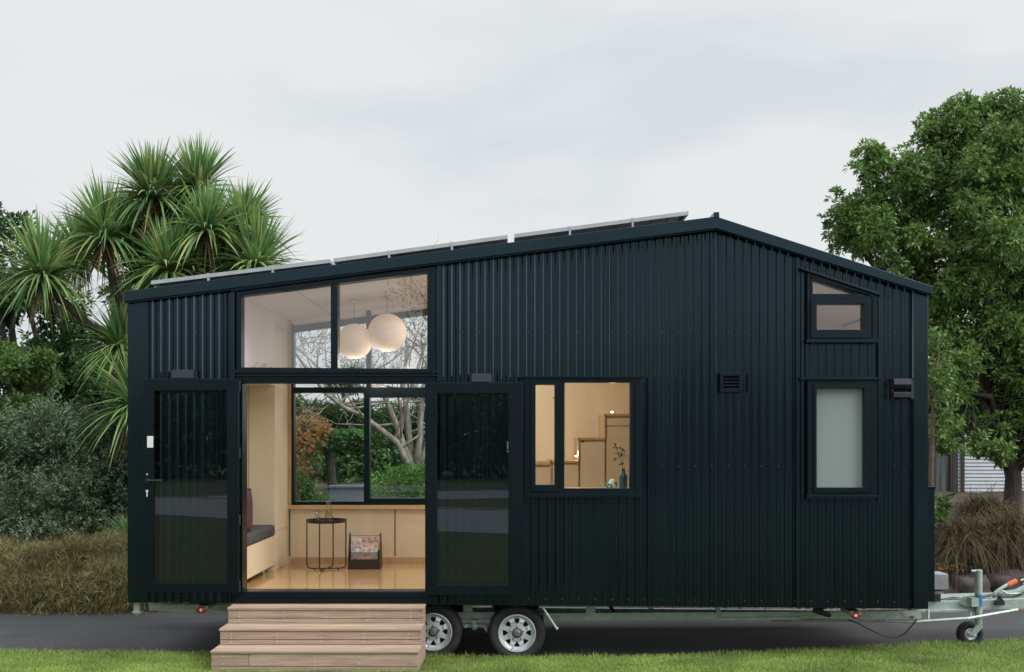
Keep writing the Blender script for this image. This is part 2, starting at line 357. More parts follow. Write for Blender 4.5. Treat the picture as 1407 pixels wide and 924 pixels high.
# ------------------------------------------------------------------ world, sun, camera
def world():
    w = bpy.data.worlds.new('World'); SC.world = w; w.use_nodes = True; t = w.node_tree; t.nodes.clear()
    out = N(t, 'ShaderNodeOutputWorld')
    sk = N(t, 'ShaderNodeTexSky', sky_type='NISHITA'); sk.sun_disc = False; sk.sun_elevation = R(40); sk.sun_rotation = R(SUNROT); sk.air_density = 1; sk.dust_density = 3
    b1 = N(t, 'ShaderNodeBackground'); b1.inputs[1].default_value = .1; t.links.new(sk.outputs[0], b1.inputs[0])
    tc = N(t, 'ShaderNodeTexCoord'); mp = N(t, 'ShaderNodeMapping'); mp.inputs['Scale'].default_value = (1.0, 1.0, 2.6); mp.inputs['Location'].default_value = (.35, .2, .1)
    mp.inputs['Rotation'].default_value = (0, R(-12), 0)
    t.links.new(tc.outputs['Generated'], mp.inputs[0])
    nz = N(t, 'ShaderNodeTexNoise', Scale=2.9, Detail=4, Roughness=.45, Distortion=.25); t.links.new(mp.outputs[0], nz.inputs[0])
    cr = N(t, 'ShaderNodeValToRGB'); e = cr.color_ramp.elements
    e[0].position = .38; e[0].color = (.69, .745, .785, 1); e[1].position = .54; e[1].color = (.82, .84, .845, 1)
    t.links.new(nz.outputs[0], cr.inputs[0])
    b2 = N(t, 'ShaderNodeBackground'); t.links.new(cr.outputs[0], b2.inputs[0])
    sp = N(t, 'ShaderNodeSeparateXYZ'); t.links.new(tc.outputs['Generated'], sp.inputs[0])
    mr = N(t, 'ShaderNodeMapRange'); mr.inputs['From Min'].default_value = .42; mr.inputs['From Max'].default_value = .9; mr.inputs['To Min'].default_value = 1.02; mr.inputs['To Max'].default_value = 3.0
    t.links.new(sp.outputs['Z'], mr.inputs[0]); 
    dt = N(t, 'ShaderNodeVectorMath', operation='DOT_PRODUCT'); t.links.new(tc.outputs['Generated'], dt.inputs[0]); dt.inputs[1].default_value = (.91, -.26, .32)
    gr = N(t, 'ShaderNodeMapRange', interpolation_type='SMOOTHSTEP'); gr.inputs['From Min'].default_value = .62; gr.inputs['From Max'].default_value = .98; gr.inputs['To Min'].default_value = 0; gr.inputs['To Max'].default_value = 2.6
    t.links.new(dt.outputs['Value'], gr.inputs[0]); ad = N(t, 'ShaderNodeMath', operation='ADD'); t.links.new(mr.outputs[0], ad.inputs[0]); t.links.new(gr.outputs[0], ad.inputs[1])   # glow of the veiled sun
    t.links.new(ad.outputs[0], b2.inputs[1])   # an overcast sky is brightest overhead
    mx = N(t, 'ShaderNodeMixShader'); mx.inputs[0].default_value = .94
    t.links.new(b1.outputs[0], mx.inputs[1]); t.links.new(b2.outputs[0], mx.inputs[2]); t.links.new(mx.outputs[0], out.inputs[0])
SUNROT = 126
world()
sl = bpy.data.lights.new('sun', 'SUN'); sl.energy = 1.5; sl.angle = R(22); sl.color = (1, .96, .90)
so = bpy.data.objects.new('sun', sl); COL.objects.link(so)
# sun stands behind the camera, well to its right, 40 degrees up
az = R(SUNROT); dirv = Vector((math.sin(az)*math.cos(R(40)), math.cos(az)*math.cos(R(40)), math.sin(R(40))))
so.rotation_euler = dirv.to_track_quat('Z', 'Y').to_euler()
cam = bpy.data.cameras.new('camera'); co = bpy.data.objects.new('camera', cam); COL.objects.link(co)
co.location = (0, CAMY, CAMH); co.rotation_euler = (R(90), 0, 0)
cam.sensor_width = 36; cam.lens = F/1407*36; cam.shift_y = (HY-462)/1407; cam.shift_x = (703.5-CX)/1407; cam.clip_end = 1500; cam.clip_start = .1
SC.camera = co
SC.view_settings.view_transform = 'Standard'; SC.view_settings.look = 'None'; SC.view_settings.exposure = 0; SC.view_settings.gamma = 1
SC.render.engine = 'CYCLES'
SC.cycles.max_bounces = 10; SC.cycles.diffuse_bounces = 5; SC.cycles.transparent_max_bounces = 24; SC.cycles.sample_clamp_indirect = 6

# ------------------------------------------------------------------ ground
def lawn_edge(px):
    return np.interp(px, [-400, 0, 290, 560, 700, 840, 1000, 1150, 1290, 1407, 1900], [10.32, 10.27, 10.16, 10.0, 9.93, 9.95, 10.12, 10.40, 10.72, 10.95, 12.2])
def lawn_z(y): return float(np.interp(y, [-400, -3, -.8, 0, 1, 3], [.2, .2, .135, .09, .075, .07]))
g = MB(); g.add([(-700, -700, -.03), (700, -700, -.03), (700, 900, -.03), (-700, 900, -.03)], [(0, 1, 2, 3)])
tag(g.build('ground', M['soil']), kind='structure')
g = MB(); g.add([(-60, -4, 0), (60, -4, 0), (60, 6, 0), (-60, 6, 0)], [(0, 1, 2, 3)])
tag(g.build('driveway', M['asphalt']), kind='structure')
# lawn sheet with its irregular edge
ex = []
pxs = np.concatenate([[-6000, -2500, -1200], np.arange(-400, 1900, 12), [3000, 6000]])
for px in pxs:
    D = float(lawn_edge(px)); w = .012*math.sin(px*.21)+.01*math.sin(px*.083+1)
    ex.append((XW(px, D), D+CAMY+w))
rows = [0, -.25, -.8, -2, -3.5, -9, -30, -300]
g = MB(); n = len(ex)
vs = [(x, y, -.01) for x, y in ex]
for r in rows: vs += [(x*(1 if r > -20 else (2 if r > -100 else 8)), (y if r > -.5 else 0)+r, lawn_z(y+r)-.012) for x, y in ex]
fs = [(i+k*n, i+k*n+1, i+(k+1)*n+1, i+(k+1)*n) for k in range(len(rows)) for i in range(n-1)]
g.add(vs, fs); tag(g.build('lawn', M['lawn']), kind='structure')
# road bands and kerbs behind the camera (seen as reflections)
def band(name, pts, w, mat, dz, kind='structure'):
    g = MB(); vs = []
    P_ = [Vector((a, b)) for a, b in pts]; out = []
    for i in range(len(P_)-1):
        p0 = P_[max(i-1, 0)]; p1 = P_[i]; p2 = P_[i+1]; p3 = P_[min(i+2, len(P_)-1)]
        for k in range(8):
            t = k/8; out.append(.5*((2*p1)+(-p0+p2)*t+(2*p0-5*p1+4*p2-p3)*t*t+(-p0+3*p1-3*p2+p3)*t**3))
    out.append(P_[-1])
    for i, p in enumerate(out):
        d = (out[min(i+1, len(out)-1)]-out[max(i-1, 0)]).normalized(); nn = Vector((-d.y, d.x))
        a = p+nn*w/2; b = p-nn*w/2; vs += [(a.x, a.y, .2-.012+dz), (b.x, b.y, .2-.012+dz)]
    g.add(vs, [(2*i, 2*i+1, 2*i+3, 2*i+2) for i in range(len(out)-1)]); tag(g.build(name, mat), kind=kind)
M['road_far'] = pmat('worn_road_surface', (.25, .28, .32), (.20, .23, .27), rough=.8, scale=2)
c1 = [(-60, -26), (-30, -24), (-9.5, -20.5), (-1, -15.5), (12, -13.5), (60, -12)]
band('road', c1, 6.5, M['road_far'], .006)
band('road', [(-9.5, -23), (-4, -25.5), (2, -27), (14, -29), (60, -32)], 5, M['road_far'], .010)
band('kerb', [(a, b-3.4) for a, b in c1], .25, M['kerb'], .03)
# bank behind the driveway
def bank_z(x, y):
    e = bank_edge(x)
    t = y-e
    left = 1/(1+math.exp((x+1.5)*1.2))
    hi = .75*left+.42*(1-left)
    a = max(0, min(1, t/1.3)); a = a*a*(3-2*a)
    b = max(0, min(1, (t-1.3)/5))
    return -.02+a*hi+b*.55
def bank_edge(x): return 3.15+.08*math.sin(x*.7)+max(0, x-3)*.22
g = MB(); xs = [-60, -40, -25]+[-18+.5*i for i in range(73)]+[25, 40, 60]; ts = [-.05, 0, .15, .35, .6, .9, 1.3, 2, 3, 4.5, 7, 12, 30, 80]
for tt in ts:
    for x in xs: g.v.append((x, bank_edge(x)+tt, bank_z(x, bank_edge(x)+tt)+.03*math.sin(x*3+tt*5)*min(1, tt)))
for j in range(len(ts)-1):
    for i in range(len(xs)-1): a = j*len(xs)+i; g.f.append((a, a+1, a+1+len(xs), a+len(xs)))
tag(g.build('garden_bank', M['soil'], smooth=True), kind='structure')

# lawn blades
def make_lawn():
    rng = np.random.default_rng(3); n = 190000
    px = rng.uniform(-60, 1470, n); e_ = lawn_edge(px)+.03; D = e_-rng.uniform(0, 1, n)*(e_-9.05)
    x = (px-CX)*D/F; y = D+CAMY
    z = np.interp(y, [-3, -.8, 0, 1, 3], [.2, .135, .09, .075, .07])-.012
    Dr = np.stack([rng.normal(0, .45, n), rng.normal(0, .45, n), np.ones(n)], 1)
    V, Fq = blades(np.stack([x, y, z], 1), Dr, rng.uniform(.012, .034, n)*(1+1.3*(e_-D < .07)*rng.uniform(0, 1, n)+.9*(np.sin(x*3.1+y*5)*np.sin(x*1.3-y*2) > .35)*rng.uniform(0, 1, n)), rng.uniform(.003, .006, n), rng.uniform(0, .35, n), rng, seg=2)
    o = npmesh('grass', V, Fq, M['grass']); tag(o, 'short yellow green grass of the lawn in front of the steps', 'grass', kind='stuff')
make_lawn()

# ------------------------------------------------------------------ THE TINY HOUSE
H = thing('tiny_house', 'black ribbed steel tiny house on a tandem axle trailer with its glass double doors open', 'tiny house', (0, 1.2, 0))
def top_y(px): return 297.7+(984-px)*.12573 if px < 984 else 297.7+(px-984)*.3232   # roof top line
def bot_y(px): return 828+(px-176)*9/1099
def ceil_z(x):
    px = x*140+CX
    return ZW(top_y(px)+24)
def sub(name, parent=None, loc=(0, 1.2, 0), label=None):
    o = bpy.data.objects.new(name, None); COL.objects.link(o); o.parent = parent or H; o.empty_display_size = .1
    if label: o['label'] = label
    return o
# cladding with openings: (x0,x1, top(px)->y, bottom y)
OPEN = [(326, 597, lambda p: 405.0-(p-326)*.1225+0, 824), (722, 879, lambda p: 521, 682), (1110, 1205, lambda p: 524, 684), (1110, 1205, lambda p: 373+(p-1109)*.322, 469)]
def cladding():
    pitch = 11.43/140; x0 = XW(176); x1 = XW(1275); m = MB()
    prof = []; x = x0
    while x < x1:
        prof += [(x, .011), (x+.026, .011), (x+.038, .001), (x+.0697, .001)]
        x += pitch
    prof = [(a, b) for a, b in prof if a < x1]+[(x1, .011)]
    cuts = sorted(XW(c) for o in OPEN for c in (o[0], o[1]))
    pts = []
    for (a, ya), (b, yb) in zip(prof[:-1], prof[1:]):
        pts.append((a, ya))
        for c in cuts:
            if a < c-1e-5 and c < b-1e-5: pts.append((c, ya+(yb-ya)*(c-a)/(b-a)))
    pts.append(prof[-1])
    for (a, ya), (b, yb) in zip(pts[:-1], pts[1:]):
        if b-a < 1e-5: continue
        mid = (a+b)/2*140+CX
        pa = a*140+CX; pb = b*140+CX
        segs = [(bot_y, lambda p: top_y(p)+8)]
        spans = sorted([o for o in OPEN if o[0] < mid < o[1]], key=lambda o: -o[3])
        lo = bot_y
        for o in spans:
            hi = (lambda q: (lambda p: q))(o[3])
            m.add([(a, ya, ZW(lo(pa))), (b, yb, ZW(lo(pb))), (b, yb, ZW(hi(pb))), (a, ya, ZW(hi(pa)))], [(0, 1, 2, 3)])
            lo = o[2]
        m.add([(a, ya, ZW(lo(pa))), (b, yb, ZW(lo(pb))), (b, yb, ZW(top_y(pb)+8)), (a, ya, ZW(top_y(pa)+8))], [(0, 1, 2, 3)])
    m.build('wall_cladding', M['clad'], H); m = MB()
    # screws on every second rib pan
    k = 0; x = x0+.013
    rowsy = [457, 641, 0]
    while x < x1-.1:
        px = x*140+CX
        for ry in rowsy:
            py = ry or bot_y(px)-9
            if px < 205 or any(o[0]-8 < px < o[1]+8 and o[2](px)-8 < py < o[3]+6 for o in OPEN): continue
            m.lathe([(.0075, 0), (.0075, -.004), (.0045, -.008), (0, -.008)], (x, .011, ZW(py)), 'y', 8)
        x += 2*pitch
    tag(m.build('cladding_screw', M['screw'], H), kind='stuff')
cladding()
# end walls + back wall skins
HL, HR, HB = XW(176), XW(1275), 2.46
def ribwall(xw, side):
    m = MB(); y = .0; pr = []
    while y < HB: pr += [(y, 0), (y+.036, 0), (y+.041, .02), (y+.076, .02)]; y += .0816
    zt = ZW(top_y(xw*140+CX)+6); zb = ZW(bot_y(xw*140+CX))
    for (a, oa), (b, ob) in zip(pr[:-1], pr[1:]):
        m.add([(xw+side*oa, a, zb), (xw+side*ob, b, zb), (xw+side*ob, b, zt), (xw+side*oa, a, zt)], [(0, 1, 2, 3)])
    m.build('end_wall', M['clad'], H)
ribwall(HL, -1); ribwall(HR, 1)
DB = 12.3
def Xb(px): return XW(px, DB)
BWX0, BWX1 = Xb(401), -.55
BWZ0 = ZW(694, DB)
def bw_top(x):
    px = CX+x*F/DB
    return ZW(449-(px-401)*.1315, DB)
def back_wall():
    m = MB(); y0, y1 = HB-.03, HB
    zb = ZW(832)
    m.box(HL, HR, y0, y1, zb, BWZ0)
    m.prism([(HL, BWZ0), (BWX0, BWZ0), (BWX0, ceil_z(BWX0)+.1), (HL, ceil_z(HL)+.1)], y0, y1)
    rx = XW(984)
    m.prism([(BWX1, BWZ0), (HR, BWZ0), (HR, ceil_z(HR)+.1), (rx, ceil_z(rx)+.1), (BWX1, ceil_z(BWX1)+.1)], y0, y1)
    m.prism([(BWX0, bw_top(BWX0)), (BWX1, bw_top(BWX1)), (BWX1, ceil_z(BWX1)+.1), (BWX0, ceil_z(BWX0)+.1)], y0, y1)
    m.build('back_wall', M['clad'], H)
back_wall()
# roof slab and barge fascia
rf = MB(); rf.prism([(XW(170, 9.93), ZW(401, 9.93)), (XW(984, 9.93), ZW(299, 9.93)), (XW(1282, 9.93), ZW(395, 9.93)), (XW(1282, 9.93), ZW(404, 9.93)), (XW(984, 9.93), ZW(310, 9.93)), (XW(170, 9.93), ZW(411, 9.93))], -.04, 2.56)
roof = rf.build('roof', M['flash'], H)
fb = MB()
fb.pprism([(170, 400.5), (984, 297.7), (984, 313.7), (170, 414.5)], 9.90, 9.945)
fb.pprism([(984, 297.7), (1282, 394), (1282, 405), (984, 313.7)], 9.90, 9.945)
# thin drip lip under the barge
fb.pprism([(172, 414.7), (984, 313.9), (984, 316), (172, 417)], 9.93, 9.945)
fb.pprism([(984, 313.9), (1281, 405.2), (1281, 407.5), (984, 316)], 9.93, 9.945)
fb.build('fascia', M['flash'], roof, bevel=.002)
rc = MB(); rc.pprism([(980.5, 299), (981, 292), (988, 291.5), (988.5, 299)], 9.89, 12.5); rc.build('ridge_cap', M['flash'], roof)
# corner and seam flashings
fl = MB()
fl.pbox(176, 203.5, 414, 828.3, 9.972, 10.0)
fl.pprism([(1255.5, 399), (1275, 404), (1275, 837.3), (1255.5, 837.3)], 9.972, 10.0)
fl.pbox(203.8, 205.2, 414, 826, 9.985, 10.03); 
fl.pprism([(981, 314), (985, 314), (985, 835), (981, 835)], 9.99, 10.02)
fl.each('corner_flashing', M['flash'], H, bevel=.003)
fl = MB()
for a, b in ((317, 322.5), (601, 606)): fl.pprism([(a, top_y(a)+16), (b, top_y(b)+16), (b, 524), (a, 524)], 9.972, 10.03)
for a, b in ((879.5, 883), ): fl.pbox(a, b, 519, 834, 9.984, 10.02)
for a, b in ((1094, 1098), (1101, 1105)): fl.pprism([(a, top_y(a)+16), (b, top_y(b)+16), (b, 835), (a, 835)] if a < 1100 else [(a, 366), (b, 366), (b, 688), (a, 688)], 9.982, 10.02)
fl.pbox(1207, 1210, 408, 688, 9.982, 10.02)
fl.each('seam_flashing', M['flash'], H)
M['edge'] = pmat('pale_flashing_edge', (.20, .22, .23), (.12, .14, .15), rough=.4, scale=5)  # paler thin strip beside the right corner flashing
fl = MB(); fl.pbox(1254.2, 1255.3, 400, 520, 9.978, 10.0)
fl.each('flashing_edge', M['edge'], H)
# under-sill band below the doors + vermin strip
m = MB(); m.pbox(322, 602, 815, 829.5, 9.955, 10.12); m.pbox(322, 602, 818.5, 820, 9.945, 9.955); m.build('door_sill', M['frame'], H, bevel=.003)
m = MB(); m.prism([(HL+.02, ZW(826)), (HR-.02, ZW(834)), (HR-.02, ZW(836)), (HL+.02, ZW(828.3))], .03, HB-.02); m.build('underfloor', M['dark'], H)

# ---- windows
def ringpoly(m, outer, inner, D0, D1):
    n = len(outer); v = []
    for D_ in (D0, D1):
        for poly in (outer, inner): v += [(XW(a, D0), D_+CAMY, ZW(b, D0)) for a, b in poly]
    f = []
    for i in range(n):
        j = (i+1) % n
        f += [(i, j, n+j, n+i), (2*n+j, 2*n+i, 3*n+i, 3*n+j), (i, 2*n+i, 2*n+j, j), (n+i, n+j, 3*n+j, 3*n+i)]
    m.add(v, f)
def rect(a, b, c, d): return [(a, d), (b, d), (b, c), (a, c)]
def pane(poly, D, mat, parent, th=.006, name='pane'):
    m = MB(); pts = [(XW(a, D), ZW(b, D)) for a, b in poly]
    m.add([(x, D+CAMY, z) for x, z in pts], [tuple(range(len(pts)))])
    return m.build(name, mat, parent)
# tall transom
w = sub('window', label='raked top double window above the doors')
m = MB()
ringpoly(m, [(325, 524), (598, 524), (598, 366.5), (325, 401.5)], [(331.5, 505), (587, 507), (587, 374), (331.5, 407)], 9.97, 10.1)
m.pprism([(454.3, 506), (464, 506), (464, 390), (454.3, 391.5)], 9.965, 10.09)
m.pprism([(318, 397.5), (601, 361), (601, 364), (318, 401)], 9.94, 9.975)
m.pbox(322, 601, 508.5, 513, 9.95, 9.972); m.pbox(322, 601, 515.5, 517.3, 9.945, 9.972)
m.build('frame', M['frame'], w, bevel=.002)
pane([(331, 505.5), (454.6, 505.5), (454.6, 391), (331, 407.3)], 10.03, M['glasst'], w)
pane([(463.6, 507.3), (587.4, 507.3), (587.4, 373.6), (463.6, 390)], 10.034, M['glasst'], w)
# door jambs
m = MB(); m.pbox(326, 333.2, 524.5, 816, 9.965, 10.14); m.pbox(584, 597, 524.5, 816, 9.965, 10.14); m.pbox(333.2, 584, 522.5, 527, 9.975, 10.13); m.pbox(333.2, 584, 813, 816, 9.97, 10.15)
m.build('door_frame', M['frame'], H, bevel=.002)
# kitchen window
w = sub('window', label='kitchen window with a narrow sash beside a square pane')
m = MB()
ringpoly(m, rect(721, 880, 519.5, 682), rect(729, 872.5, 524, 676), 9.955, 10.12)
m.pbox(713, 884, 517, 519.4, 9.925, 10.0); m.pbox(719, 882, 679.5, 684, 9.935, 9.96)
m.build('frame', M['frame'], w, bevel=.002)
m = MB(); ringpoly(m, rect(729, 768, 524, 676), rect(736, 762, 529, 666.5), 9.94, 10.05); m.build('sash', M['frame'], w, bevel=.003)
m = MB(); ringpoly(m, rect(768.2, 872.4, 524, 676), rect(775.5, 865.7, 526, 671.5), 9.962, 10.05); m.build('sash', M['frame'], w, bevel=.002)
pane(rect(735.8, 762.2, 528.8, 666.7), 10.0, M['glass'], w); pane(rect(775.3, 865.9, 525.8, 671.7), 10.004, M['glass'], w)
m = MB(); m.pbox(759.5, 762, 546.4, 547.6, 10.02, 10.05); m.build('catch', M['bplastic'], w)
# bathroom window
w = sub('window', label='tall frosted bathroom window')
m = MB(); ringpoly(m, rect(1109.5, 1205.5, 523, 685), rect(1118, 1197, 529, 677), 9.955, 10.12)
m.pbox(1100, 1212, 519, 522.4, 9.925, 10.0); m.pbox(1108, 1207, 681, 685.5, 9.935, 9.96); m.build('frame', M['frame'], w, bevel=.002)
m = MB(); ringpoly(m, rect(1118.2, 1196.8, 529, 677), rect(1122.3, 1187.5, 533.6, 670.3), 9.94, 10.05); m.build('sash', M['frame'], w, bevel=.003)
pane(rect(1122, 1187.8, 533.4, 670.6), 10.0, M['frost'], w)
# loft window
w = sub('window', label='small loft window with a raked upper light')
m = MB(); ringpoly(m, [(1109.5, 470), (1205.5, 470), (1205.5, 404), (1109.5, 373)], [(1114, 465), (1199, 465), (1199, 409), (1114, 380)], 9.958, 10.12)
m.pprism([(1100, 367.5), (1211, 404), (1211, 406.6), (1100, 370)], 9.925, 10.0); m.pbox(1108, 1207, 467, 471, 9.935, 9.96)
m.pprism([(1114, 404), (1199, 404), (1199, 411), (1114, 411)], 9.95, 10.1)
m.pprism([(1114, 384), (1117, 384), (1117, 404), (1114, 404)], 9.952, 10.1)
m.pprism([(1114.1, 380.2), (1199, 408.8), (1190, 404.2), (1178, 404.0), (1117, 384)], 9.95, 10.1)
m.build('frame', M['frame'], w, bevel=.002)
m = MB(); ringpoly(m, rect(1114.2, 1197, 411.2, 464.8), rect(1122.5, 1187.5, 417.7, 453.2), 9.938, 10.05); m.build('sash', M['frame'], w, bevel=.003)
pane([(1116.8, 404.5), (1180, 404.5), (1116.8, 383.5)], 10.0, M['glasst'], w); pane(rect(1122.3, 1187.7, 417.5, 453.4), 10.0, M['glasst'], w)
# back window
w = sub('window', label='back sliding window overlooking the garden')
m = MB()
def bbox_(x0, x1, y0, y1, d0=12.28, d1=12.4): m.box(Xb(x0), Xb(x1), d0-10, d1-10, ZW(y1, DB), ZW(y0, DB))
RX = CX+BWX1*F/DB
bbox_(401, RX, 690.5, 694); bbox_(401, 404, 446, 690.5)
bbox_(404, 500.4, 532.5, 540); bbox_(500.4, RX, 532.5, 546.5)
bbox_(500.4, 508, 546.5, 690.5, 12.27); bbox_(503.4, 509.8, 425, 532.5)
bbox_(508, RX, 685, 690.5); bbox_(404, 500.4, 689.2, 690.5)
m.prism([(Xb(401), ZW(449, DB)), (BWX1, bw_top(BWX1)), (BWX1, bw_top(BWX1)-.07), (Xb(401), ZW(449, DB)-.07)], 2.275, 2.395)
m.build('frame', M['frame'], w, bevel=.002)
m = MB(); m.add([(Xb(403), 2.33, BWZ0), (BWX1, 2.33, BWZ0), (BWX1, 2.33, bw_top(BWX1)), (Xb(403), 2.33, bw_top(Xb(403)))], [(0, 1, 2, 3)]); m.build('pane', M['glass'], w)

# ---- doors folded back against the wall
def door(x0, x1, y0, y1, gx0, gx1, gy0, gy1, side):
    d = sub('door', label='%s glazed door leaf folded flat against the cladding' % ('left' if side < 0 else 'right'))
    m = MB(); ringpoly(m, rect(x0, x1, y0, y1), rect(gx0, gx1, gy0, gy1), 9.885, 9.93); m.build('frame', M['frame'], d, bevel=.003)
    m = MB(); ringpoly(m, rect(gx0-.2, gx1+.2, gy0-.2, gy1+.2), rect(gx0+1.3, gx1-1.3, gy0+1.3, gy1-1.3), 9.893, 9.93); m.build('glazing_bead', M['flash'], d)
    pane(rect(gx0, gx1, gy0, gy1), 9.905, M['doorglass'], d, name='glass')
    return d
d = door(197, 327.5, 520.8, 815, 210.5, 313, 535.5, 801.5, -1)
m = MB(); m.pbox(202, 210, 599.5, 615.5, 9.872, 9.885); m.build('keypad', M['whitepl'], d, bevel=.002)
m = MB(); m.tube([P(202.5, 660.5, 9.88), P(202.5, 660.5, 9.845)], .010, 10); m.tube([P(202.5, 660.5, 9.845), P(223, 660.5, 9.845)], .009, 8); m.lathe([(.024, 0), (.024, -.008), (0, -.008)], P(202.5, 660.5, 9.885), 'y', 16); m.build('handle', M['bplastic'], d)
m = MB(); m.lathe([(.012, 0), (.012, -.014), (0, -.014)], P(202.3, 675, 9.885), 'y', 14); m.tube([P(202.3, 674, 9.865), P(202.0, 683, 9.86)], .005, 6); m.build('lock', M['rim'], d)
m = MB(); m.lathe([(.008, 0), (.008, -.006), (0, -.006)], P(202.3, 652, 9.885), 'y', 10); m.build('spyhole', M['rim'], d)
def hinges(d, px, ys):
    for y in ys:
        m = MB(); m.tube([P(px, y+7, 9.90), P(px, y-7, 9.90)], .010, 10)
        for k in (-5, -1.5, 1.5, 5): m.lathe([(.004, 0), (.004, -.004), (0, -.004)], (XW(px, 9.89), -.11, ZW(y+k, 9.89)), 'y', 6)
        m.build('hinge', M['bplastic'], d)
hinges(d, 329, (530, 622, 715, 806))
d = door(585, 718.5, 525.7, 818, 599.5, 699.8, 539, 804.5, 1)
m = MB(); m.pbox(696.6, 700.4, 607, 617.5, 9.935, 9.95); m.pbox(696.6, 700.4, 619, 622, 9.935, 9.95); m.each('latch_plate', M['whitepl'], d)

# ---- things fixed on the wall
def wall_light(x0, x1, y0, y1, fin=False, lab=None):
    o = sub('wall_light', label=lab)
    m = MB(); m.pbox(x0-3, x0, y0+1, y1+2, 9.95, 10.0); m.pbox(x1, x1+4, y0+1, y1+2, 9.95, 10.0); m.each('mounting_plate', M['bplastic'], o, bevel=.002)
    m = MB()
    if fin:
        m.extr([(-.10, ZW(y0+1)), (-.11, ZW(y0+9)), (-.06, ZW(y0+15)), (0, ZW(y0+16)), (0, ZW(y0))], 'x', XW(x0, 9.9), XW(x1, 9.9))
        m.extr([(-.06, ZW(y0+18)), (-.10, ZW(y1-7)), (-.10, ZW(y1)), (0, ZW(y1)), (0, ZW(y0+17))], 'x', XW(x0, 9.9), XW(x1, 9.9))
    else: m.extr([(-.10, ZW(y0+.5)), (-.115, ZW(y1)), (0, ZW(y1+5)), (0, ZW(y0))], 'x', XW(x0, 9.9), XW(x1, 9.9))
    m.each('housing', M['fixture'], o, bevel=.004)
wall_light(237, 266, 509, 521, lab='wall light above the left door')
wall_light(648, 674, 514, 526, lab='wall light above the right door')
wall_light(1228, 1252, 520.5, 547, True, lab='two tier wall light near the right corner')
v = sub('louvre_vent')
m = MB(); ringpoly(m, rect(989.5, 1019, 513, 539), rect(994, 1015, 517, 535.5), 9.955, 10.01); m.build('vent_frame', M['frame'], v, bevel=.002)
m = MB()
for k in range(4):
    y = 518+k*4.6; m.add([(XW(994), -.005, ZW(y)), (XW(1015), -.005, ZW(y)), (XW(1015), -.04, ZW(y+3.6)), (XW(994), -.04, ZW(y+3.6)), (XW(994), -.005, ZW(y+4.2)), (XW(1015), -.005, ZW(y+4.2))], [(0, 1, 2, 3), (3, 2, 5, 4)])
m.each('louvre', M['fixture'], v)
# gas locker on the end wall
m = MB(); x0 = HR+.022; x1 = XW(1284.5, 10.35); m.box(x0, x1, .35, 1.5, ZW(827, 10.35), ZW(671, 10.35)); m.box(x0, x1+.012, .34, 1.51, ZW(671, 10.35), ZW(668.5, 10.35)); m.build('gas_locker', M['clad'], H, bevel=.004)

# ---- solar panels
SLO = math.atan(.12573*1.03)
def solar(xa, ya, xb, yb):
    D0 = 10.25; s = sub('solar_panel')
    a = P(xa, ya, D0); b = P(xb, yb, D0); y0 = D0-10; y1 = y0+1.65; th = .038
    m = MB()
    for (p, q) in ((y0, y0+.03), (y1-.03, y1)): m.prism([(a[0], a[2]), (b[0], b[2]), (b[0], b[2]-th), (a[0], a[2]-th)], p, q)
    for (c, dx) in ((a, 1), (b, -1)):
        k = (b[2]-a[2])/(b[0]-a[0]); m.prism([(c[0], c[2]-.001), (c[0]+dx*.03, c[2]+dx*.03*k-.001), (c[0]+dx*.03, c[2]+dx*.03*k-th), (c[0], c[2]-th)], y0+.03, y1-.03)
    m.build('frame', M['alu'], s)
    m = MB(); m.prism([(a[0]+.02, a[2]-.004), (b[0]-.02, b[2]-.004), (b[0]-.02, b[2]-.016), (a[0]+.02, a[2]-.016)], y0+.02, y1-.02); m.build('cells', M['solar'], s)
    m = MB(); k = (b[2]-a[2])/(b[0]-a[0]); n = 10
    for i in range(1, n):
        x = a[0]+(b[0]-a[0])*i/n; z = a[2]+(x-a[0])*k-.017; m.box(x-.003, x+.003, y0+.04, y1-.04, z-.002, z)
    m.build('cell_lines', M['line'], s)
    for f in (.32, .68):
        for q in (y0-.004, y1-.05):
            x = a[0]+(b[0]-a[0])*f if len(s.children) < 99 else 0
            z = a[2]+(x-a[0])*k
            m = MB(); m.box(x-.018, x+.018, q, q+.05, z-.03, z+.004); m.box(x-.010, x+.010, q+.002, q+.035, z-.17, z-.03); m.box(x-.035, x+.02, q, q+.04, z-.115, z-.10); m.build('bracket', M['alu'], s)
solar(207.5, 386, 453, 356.2); solar(458, 355.4, 697.5, 323); solar(706.5, 321.8, 946, 290.3)

